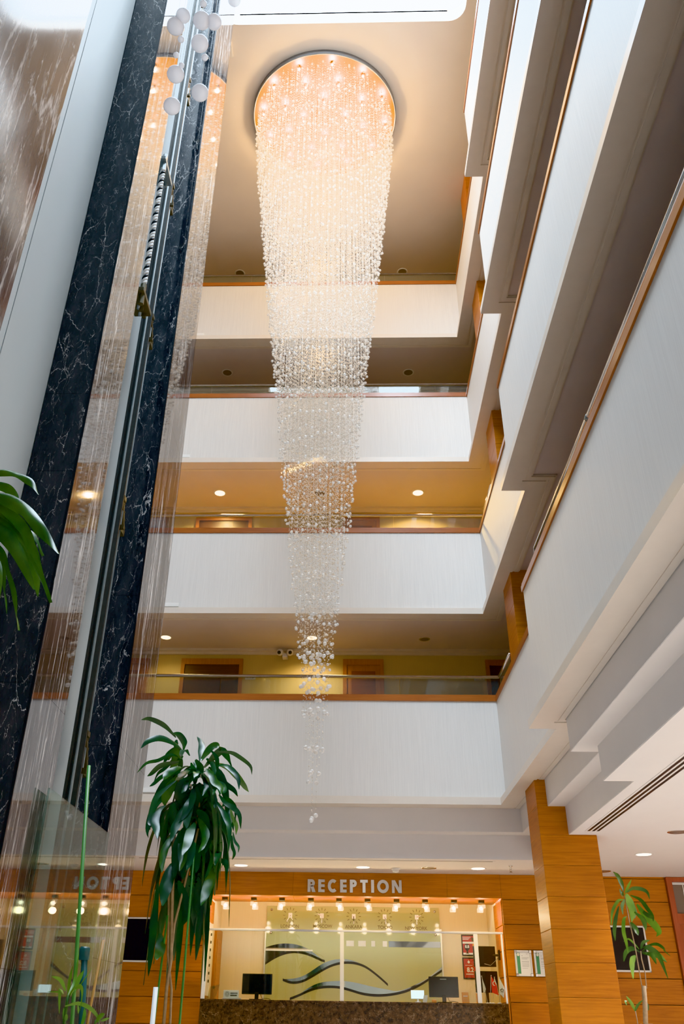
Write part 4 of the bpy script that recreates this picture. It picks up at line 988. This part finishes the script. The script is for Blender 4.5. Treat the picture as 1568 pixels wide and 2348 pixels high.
# posters, wall monitor, certificates, wall televisions
def poster(x0, x1, z0, z1, label):
    t = empty('poster', ((x0+x1)/2, 18.2, z0), label, 'poster', 'red award posters')
    f = MB(); w = .018
    f.box(x0, x1, 18.19, 18.22, z0, z0+w).box(x0, x1, 18.19, 18.22, z1-w, z1).box(x0, x0+w, 18.19, 18.22, z0+w, z1-w).box(x1-w, x1, 18.19, 18.22, z0+w, z1-w)
    f.build('frame', M['black'], t)
    MB().box(x0+w, x1-w, 18.20, 18.215, z0+w, z1-w).build('print', M['red'], t)
    return t
p = poster(2.12, 2.37, 2.13, 2.47, 'framed red award poster scoring 8.8, upper of the two')
MB().box(2.14, 2.29, 18.197, 18.2, 2.425, 2.432).box(2.14, 2.27, 18.197, 18.2, 2.405, 2.412).box(2.14, 2.25, 18.197, 18.2, 2.388, 2.395).build('print_lines', M['paper_sheet'], p)
MB().box(2.138, 2.352, 18.197, 18.2, 2.325, 2.355).box(2.138, 2.352, 18.197, 18.2, 2.148, 2.178).build('white_band', M['paper_sheet'], p)
q = MB(); q.prism(arc(2.215, 2.27, .05, .055, 0, 360, 24)[:-1], 'y', 18.195, 18.198); q.prism([(2.195,2.225), (2.235,2.225), (2.225,2.18), (2.25,2.165), (2.18,2.165), (2.205,2.18)], 'y', 18.195, 18.198); q.build('trophy', M['ink'], p)
text_mesh('8.8', .062, .0005, M['paper_sheet'], 'score', (2.215, 18.193, 2.275), p, bold=.002)
MB().prism([(2.30,2.42), (2.345,2.42), (2.335,2.36), (2.31,2.36)], 'y', 18.195, 18.198).build('cup', M['brass'], p)
MB().box(2.315, 2.352, 18.1985, 18.2, 2.18, 2.325).build('side_stripe', M['orange'], p)
p = poster(2.115, 2.375, 1.765, 2.102, 'framed red award poster scoring 8.2, lower of the two')
text_mesh('8.2', .10, .0005, M['paper_sheet'], 'score', (2.245, 18.195, 1.905), p, bold=.003)
q = MB(); q.prism([(2.20,2.03), (2.225,2.06), (2.25,2.03), (2.235,2.01), (2.215,2.01)], 'y', 18.195, 18.198); q.box(2.16, 2.29, 18.197, 18.2, 1.975, 1.981); q.box(2.19, 2.30, 18.197, 18.2, 1.833, 1.848); q.box(2.17, 2.185, 18.197, 18.2, 1.830, 1.850); q.build('print_marks', M['paper_sheet'], p)

tv = empty('wall_monitor', (2.36, 17.0, 1.9), 'black monitor on a swing arm seen from behind at the office side', 'monitor')
MB().rbox(2.165, 2.54, 16.98, 17.03, 1.905, 2.212, .008).build('housing', M['black'], tv)
MB().tube([(2.50, 16.99, 2.075), (2.585, 16.9, 2.075)], .018, 8).rbox(2.575, 2.60, 16.84, 16.94, 2.0, 2.15, .004).build('swing_arm', M['black'], tv)
MB().tube([(2.34, 16.975, 1.95), (2.44, 16.965, 1.925), (2.52, 16.93, 1.99), (2.57, 16.90, 2.05)], .005, 6).build('cable', M['grey_ink'], tv, True)
tv = empty('office_monitor', (2.36, 17.0, 1.0), 'black monitor behind the table flags, below the swing-arm one', 'monitor')
MB().rbox(2.165, 2.545, 16.98, 17.03, 1.53, 1.843, .008).build('housing', M['screen'], tv)
MB().rbox(2.33, 2.38, 17.0, 17.04, .76, 1.56, .004).build('neck', M['black'], tv)
MB().rbox(2.22, 2.49, 16.90, 17.12, .75, .762, .003).build('base', M['black'], tv)
dk = empty('office_desk', (1.5, 16.9, 0), 'wooden desk behind the reception counter', 'desk')
MB().rbox(.2, 2.58, 16.75, 17.19, .72, .75, .003).build('desk_top', M['wood'], dk)
for x in (.25, 2.5): MB().box(x, x+.04, 16.78, 17.16, 0, .72).build('side_panel', M['wood_dark'], dk)

# half-open office door and key rack at the left jamb
od = struct('door_20', MB().box(-2.345, -2.30, 17.40, 18.19, 0, 2.46), M['wood_z'])
MB().box(-2.302, -2.292, 17.52, 18.07, .2, 2.30).build('door_panel', M['wood'], od)
kr = empty('key_rack', (-2.33, 16.7, 1.6), 'narrow pale rack with a column of black hooks inside the left jamb', 'key rack')
MB().rbox(-2.344, -2.33, 16.50, 16.98, 1.42, 2.49, .003).build('board', M['cream'], kr)
for i in range(7): MB().box(-2.33, -2.315, 16.84, 16.90, 2.30-.115*i, 2.34-.115*i).build('hook', M['black'], kr)
MB().box(-2.332, -2.318, 16.95, 16.99, 1.42, 2.49).build('pale_edge', M['lens_warm'] if False else M['cloth'], kr)  # pale cream strip down the edge of the board

def certificate(x0, label):
    x1 = x0+.272; z0, z1 = 1.745, 2.11
    t = empty('certificate', ((x0+x1)/2, 16.17, z0), label, 'certificate', 'framed certificates')
    f = MB(); w = .022
    f.rbox(x0, x1, 16.155, 16.18, z0, z0+w, .005).rbox(x0, x1, 16.155, 16.18, z1-w, z1, .005).rbox(x0, x0+w, 16.155, 16.18, z0, z1, .005).rbox(x1-w, x1, 16.155, 16.18, z0, z1, .005)
    f.build('frame', M['alu'], t)
    c = MB()
    for x in (x0+.018, x1-.018):
        for z in (z0+.018, z1-.018): c.rbox(x-.022, x+.022, 16.150, 16.16, z-.022, z+.022, .008)
    c.build('corner_clip', M['chrome'], t)
    MB().box(x0+w, x1-w, 16.166, 16.175, z0+w, z1-w).build('sheet', M['paper_sheet'], t)
    MB().box(x0+.034, x0+.085, 16.164, 16.167, z0+.035, z1-.035).build('green_band', M['green_ink'], t)
    q = MB(); q.prism(arc(x0+.06, z1-.06, .02, .024, 0, 360, 14)[:-1], 'y', 16.161, 16.164); q.build('ribbon', M['cloth'], t)
    g = MB()
    for zz, a, b, h in ((.075, .11, .13, .006), (.105, .11, .225, .006), (.120, .11, .20, .005), (.155, .11, .225, .004), (.165, .11, .225, .004), (.19, .11, .225, .006), (.215, .11, .225, .004), (.225, .11, .215, .004), (.25, .11, .2, .004), (.05, .19, .21, .006)):
        g.box(x0+a, x0+b, 16.1645, 16.166, z1-zz-h, z1-zz)
    g.build('print', M['grey_ink'], t)
certificate(2.723, 'silver-framed certificate with a green band, fully visible on the wood wall')
certificate(3.032, 'silver-framed certificate with a green band, half hidden by the pillar')

def wall_tv(x0, x1, z0, z1, y, label):
    t = empty('wall_television', ((x0+x1)/2, y, z0), label, 'television', 'wall televisions')
    f = MB(); w = .026
    f.rbox(x0, x1, y-.045, y, z0, z0+w, .004).rbox(x0, x1, y-.045, y, z1-w, z1, .004).rbox(x0, x0+w, y-.045, y, z0, z1, .004).rbox(x1-w, x1, y-.045, y, z0, z1, .004)
    f.build('bezel', M['white'], t)
    MB().box(x0+w, x1-w, y-.036, y, z0+w, z1-w).build('screen', M['screen'], t)
wall_tv(-4.15, -3.185, 1.86, 2.512, 16.178, 'white-framed dark television on the wood wall beside the marble pier')
wall_tv(3.85, 4.90, 1.828, 2.49, 16.258, 'white-framed dark television behind the small plant beyond the pillar')

# ------------------------------------------------------------------ plants
def canes(mb, data, y, jit=0.0):
    for pts, w in data:
        mb.tube([(x, y, z) for x, z in pts], max(.004, w/2), 8)
def foliage(data, y, spread, mbs, sd, wave=.03, wk=1.3):
    random.seed(sd)
    for i, (pts, w) in enumerate(data):
        n = len(pts); off = random.uniform(-spread, spread); y0 = y + random.uniform(-.04, .04)
        P = [(x, y0 + off*((j/(n-1))**.8), z) for j, (x, z) in enumerate(pts)]
        # width direction: across the run of the blade, turned a little towards or away from the viewer
        d = Vector((pts[-1][0]-pts[0][0], 0, pts[-1][1]-pts[0][1])).normalized()
        sdv = Vector((-d.z, 0, d.x)) * (1 if random.random() < .5 else -1) + Vector((0, random.uniform(-.45, .45), 0))
        mbs[i % len(mbs)].leaf(P, w*wk, sdv, n=16, base=.25, fold=random.uniform(.1, .35), wave=wave)
def pot(t, x, y, r, h, top):
    MB().lathe([(r*.7, 0), (r*.78, .02), (r, h-.03), (r*1.06, h-.03), (r*1.06, h), (r*.95, h), (r*.95, h-.04)], (x, y, 0), 32).build('pot', M['pot'], t, True)
    MB().lathe([(.01, h-.05), (r*.94, h-.05), (r*.94, h-.07)], (x, y, 0), 24).build('soil', M['soil'], t)

t = empty('dracaena', (-.96, 5.5, 0), 'tall dracaena with a dense drooping crown in front of the reception', 'plant', 'dracaena plants')
a, b = MB(), MB()
random.seed(21)
LEAF_L2 = [(tuple((px+dx*(j/(len(p)-1)), pz+dz) for j, (px, pz) in enumerate(p)), w_*random.uniform(.7, .95)) for p, w_ in LEAF_L[13:56] for dx, dz in ((random.uniform(-.07, .07), random.uniform(-.06, .05)),)]
foliage(LEAF_L2, 5.56, .20, [a], 31, .05, 1.1)
foliage(LEAF_L, 5.5, .26, [a, a, a, b], 3, .05, 1.2)
# shaded leaves on the far side of the crown
random.seed(11)
for i in range(46):
    az = random.uniform(-.4, math.pi+.4); zb = random.uniform(1.75, 2.42); ln = random.uniform(.35, .6); rc = random.uniform(.12, .24)*(1 if zb > 2.0 else .65)
    x0 = -.93+random.uniform(-.07, .07); y0 = 5.55
    ux, uy = math.cos(az)*.8, math.sin(az)
    P = [(x0, y0, zb), (x0+ux*rc*.5, y0+uy*rc*.5, zb+.06), (x0+ux*rc, y0+uy*rc, zb-.02), (x0+ux*rc*1.25, y0+uy*rc*1.25, zb-ln*.45), (x0+ux*rc*1.3, y0+uy*rc*1.3, zb-ln*.9)]
    a.leaf(P, random.uniform(.045, .07), (-uy, ux, 0), n=14, base=.25, fold=.25, wave=.03)
a.build('foliage', M['leaf'], t, True, fixn=False); b.build('young_foliage', M['leaf_md'], t, True, fixn=False)
c = MB(); canes(c, STEM_L, 5.5)
c.tube([(-.981, 5.5, .42), (-.981, 5.5, 1.106)], .017, 8).tube([(-.94, 5.5, .42), (-.94, 5.5, 1.1)], .014, 8)
c.tube([(-.96, 5.56, 1.8), (-.945, 5.58, 2.2), (-.965, 5.58, 2.36)], .006, 8).tube([(-.96, 5.56, 1.8), (-.90, 5.58, 2.2), (-.895, 5.58, 2.34)], .006, 8)
c.build('cane', M['trunk'], t, True)
pot(t, -.96, 5.5, .24, .45, .4)
for x, w, zt in ((-1.005, .0060, 1.62), (-.885, .0065, 2.0)):
    MB().tube([(x-.04 if w < .0062 else x, 5.44, .40), (x, 5.44, zt)], w, 10).build('plant_stake', M['stake_green'], t, True)

t = empty('dracaena', (2.76, 9.5, 0), 'spindly dracaena with two small crowns beside the wooden pillar', 'plant', 'dracaena plants')
a, b = MB(), MB()
foliage(LEAF_R, 9.5, .18, [a, b, a], 5, .03, .95)
a.build('foliage', M['leaf_md'], t, True, fixn=False); b.build('young_foliage', M['leaf_lt'], t, True, fixn=False)
c = MB(); canes(c, STEM_R, 9.5); c.tube([(2.768, 9.5, .42), (2.765, 9.5, 1.14)], .034, 10).tube([(2.69, 9.5, .42), (2.695, 9.5, 1.14)], .006, 8)
c.build('cane', M['trunk'], t, True)
pot(t, 2.75, 9.5, .24, .45, .4)

t = empty('young_dracaena', (-1.27, 4.6, 0), 'bright green young plant with arching blades before the marble pier', 'plant', 'dracaena plants')
a = MB(); foliage(LEAF_S, 4.6, .12, [a], 9, .015, 1.0)
a.build('foliage', M['leaf_lt'], t, True, fixn=False)
c = MB(); canes(c, STEM_S, 4.6); c.tube([(-1.285, 4.6, .42), (-1.285, 4.6, 1.02)], .013, 8); c.build('cane', M['leaf_md'], t, True)
pot(t, -1.25, 4.62, .30, .45, .4)
def stake(pts, r, mat, label, top=None):
    t = empty('plant_stake', pts[0], label, 'plant stake', 'plant stakes')
    MB().tube(pts, r, 12).build('shaft', M[mat], t, True)
    if top: MB().lathe([(r*1.2, -.05), (r*1.7, -.05), (r*1.7, 0), (r*1.3, .01), (r*.9, .01)], pts[-1], 16).build('cap', M[mat], t, True)
stake([(-1.276, 5.0, 0), (-1.342, 5.0, 1.103), (-1.452, 5.0, 2.33)], .0100, 'stake_green', 'long bright green stake leaning up in front of the dark marble')
stake([(-1.282, 5.10, 0), (-1.320, 5.10, 1.103), (-1.356, 5.10, 1.430)], .0165, 'teal', 'dark teal capped tube standing before the marble pier', True)
stake([(-.905, 4.80, .0), (-.91, 4.8, 1.259)], .0115, 'white', 'short white rod standing below the tall plant')
stake([(-1.385, 5.18, 0), (-1.312, 5.18, 1.103), (-1.286, 5.18, 1.478)], .0068, 'bamboo', 'thin bamboo stake leaning before the glossy marble')

t = empty('dracaena', (-1.70, 3.2, 0), 'dracaena reaching in at the frame edge with glossy hanging leaves', 'plant', 'dracaena plants')
a = MB()
for pts, w, dy, sd in (
    ([(-1.70,3.011), (-1.582,3.150), (-1.465,3.156), (-1.378,3.11), (-1.321,3.033)], .085, -.02, (.1, .5, 1)),
    ([(-1.70,2.99), (-1.535,3.040), (-1.367,2.957), (-1.261,2.841), (-1.154,2.709)], .115, -.10, (.55, .35, .9)),
    ([(-1.69,2.946), (-1.507,2.904), (-1.392,2.80), (-1.283,2.62)], .115, .05, (.8, .1, .5)),
    ([(-1.68,2.925), (-1.498,2.779), (-1.415,2.64), (-1.365,2.386)], .12, -.08, (.9, .3, .2)),
    ([(-1.70,2.99), (-1.55,3.011), (-1.42,2.936), (-1.334,2.883), (-1.294,2.80)], .10, .10, (.3, .8, .5)),
    ([(-1.70,2.97), (-1.60,2.95), (-1.50,2.85), (-1.455,2.66)], .11, -.14, (.8, -.3, .4)),
    ([(-1.70,2.95), (-1.66,2.85), (-1.55,2.70), (-1.50,2.45)], .11, -.05, (.9, .2, .2)),
    ([(-1.70,2.95), (-1.72,3.1), (-1.70,3.25), (-1.66,3.36)], .08, .05, (1, .2, 0)),
    ([(-1.70,2.95), (-1.74,2.95), (-1.78,2.8), (-1.79,2.5)], .09, .2, (0, 1, .2))):
    n_ = len(pts)
    random.seed(int(w*1e4)+n_)
    a.leaf([(x, 3.2+dy*j/(n_-1), z) for j, (x, z) in enumerate(pts)], w*.55, sd, n=26, base=.3, fold=.5, wave=.10)
    for rep in range(2 if pts[-1][0] > -1.5 else 0):
        dz = random.uniform(-.10, -.03); dx_ = random.uniform(-.12, -.03)
        a.leaf([(x+dx_*j/(n_-1), 3.26+.05*rep+dy*j/(n_-1), z+(dz-.06*rep)*j/(n_-1)-.02) for j, (x, z) in enumerate(pts)], w*.5, (sd[1], -sd[0], sd[2]+.4), n=26, base=.3, fold=.5, wave=.09)
a.build('foliage', M['leaf_md'], t, True, fixn=False)
MB().tube([(-1.70, 3.2, .42), (-1.705, 3.2, 1.8), (-1.70, 3.2, 3.0)], .02, 10).build('cane', M['trunk'], t, True)
MB().lathe([(.11, 0), (.12, .02), (.16, .42), (.17, .42), (.17, .45), (.15, .45), (.15, .41)], (-1.70, 3.2, 0), 28).build('pot', M['pot'], t, True)
MB().lathe([(.01, .40), (.149, .40), (.149, .39)], (-1.70, 3.2, 0), 20).build('soil', M['soil'], t)

# ------------------------------------------------------------------ light
w = bpy.data.worlds.new('World'); SC.world = w; w.use_nodes = True
bg = w.node_tree.nodes['Background']; bg.inputs[0].default_value = (0.72, 0.87, 1.0, 1); bg.inputs[1].default_value = SKY
def area(name, loc, rot, sx, sy, e, col, portal=False):
    l = bpy.data.lights.new(name, 'AREA'); l.shape = 'RECTANGLE'; l.size = sx; l.size_y = sy; l.energy = e; l.color = col
    l.cycles.is_portal = portal
    o = bpy.data.objects.new(name, l); COL.objects.link(o); o.location = loc; o.rotation_euler = rot
    return o
area('skylight_portal', (-.012, 5.77, TOP+.33), (0, 0, 0), 4.37, 6.34, 1, (1, 1, 1), True)
# unseen fill spots added over the lobby to brighten its ceiling by bounce
for args in LOBBY: area('lobby_fill_area', *args)  # fill area lamps without a window; none set
for x in (4.4, 6.3, 8.2):
    for y in (-4.5, -1.8, .9, 3.6, 6.3, 9.0, 11.8):
        l = bpy.data.lights.new('lobby_fill_spot', 'SPOT'); l.energy = LOB; l.color = (1, .96, .92); l.spot_size = R(140); l.spot_blend = .6; l.shadow_soft_size = .08
        o = bpy.data.objects.new('lobby_fill_spot', l); COL.objects.link(o); o.location = (x, y, L-.03)

# ------------------------------------------------------------------ camera
cam = bpy.data.cameras.new('Camera'); co = bpy.data.objects.new('Camera', cam); COL.objects.link(co)
F_, th, yaw, roll, dx, dy = 1983.27437, 0.566941230, -0.0363892333, 0.0169472500, -53.9105072, -105.268088
sp_, cp_ = math.sin(th), math.cos(th)
R0 = Matrix(((1,0,0), (0,sp_,-cp_), (0,cp_,sp_)))
Rz = Matrix(((math.cos(yaw),-math.sin(yaw),0), (math.sin(yaw),math.cos(yaw),0), (0,0,1)))
Rr = Matrix(((math.cos(roll),-math.sin(roll),0), (math.sin(roll),math.cos(roll),0), (0,0,1)))
W2C = Rr @ R0 @ Rz                       # world -> (right, down, forward)
flip = Matrix(((1,0,0), (0,-1,0), (0,0,-1)))
co.matrix_world = Matrix.Translation((0,0,1.15)) @ (flip @ W2C).transposed().to_4x4()
cam.sensor_fit = 'VERTICAL'; cam.sensor_height = 24.0; cam.lens = 24.0*F_/2348
cam.shift_x = -dx/2348; cam.shift_y = dy/2348
cam.clip_start = .05; cam.clip_end = 100
SC.camera = co

SC.view_settings.view_transform = VT
try: SC.view_settings.look = LOOK
except Exception: pass
SC.view_settings.exposure = EXPO; SC.view_settings.gamma = GAM
c = SC.cycles
c.max_bounces = 6; c.diffuse_bounces = 4; c.glossy_bounces = 3; c.transmission_bounces = 6; c.transparent_max_bounces = 16
c.sample_clamp_indirect = 6.0; c.sample_clamp_direct = 0
c.use_denoising = True; c.use_adaptive_sampling = True; c.adaptive_threshold = 0.04
c.caustics_reflective = False; c.caustics_refractive = False
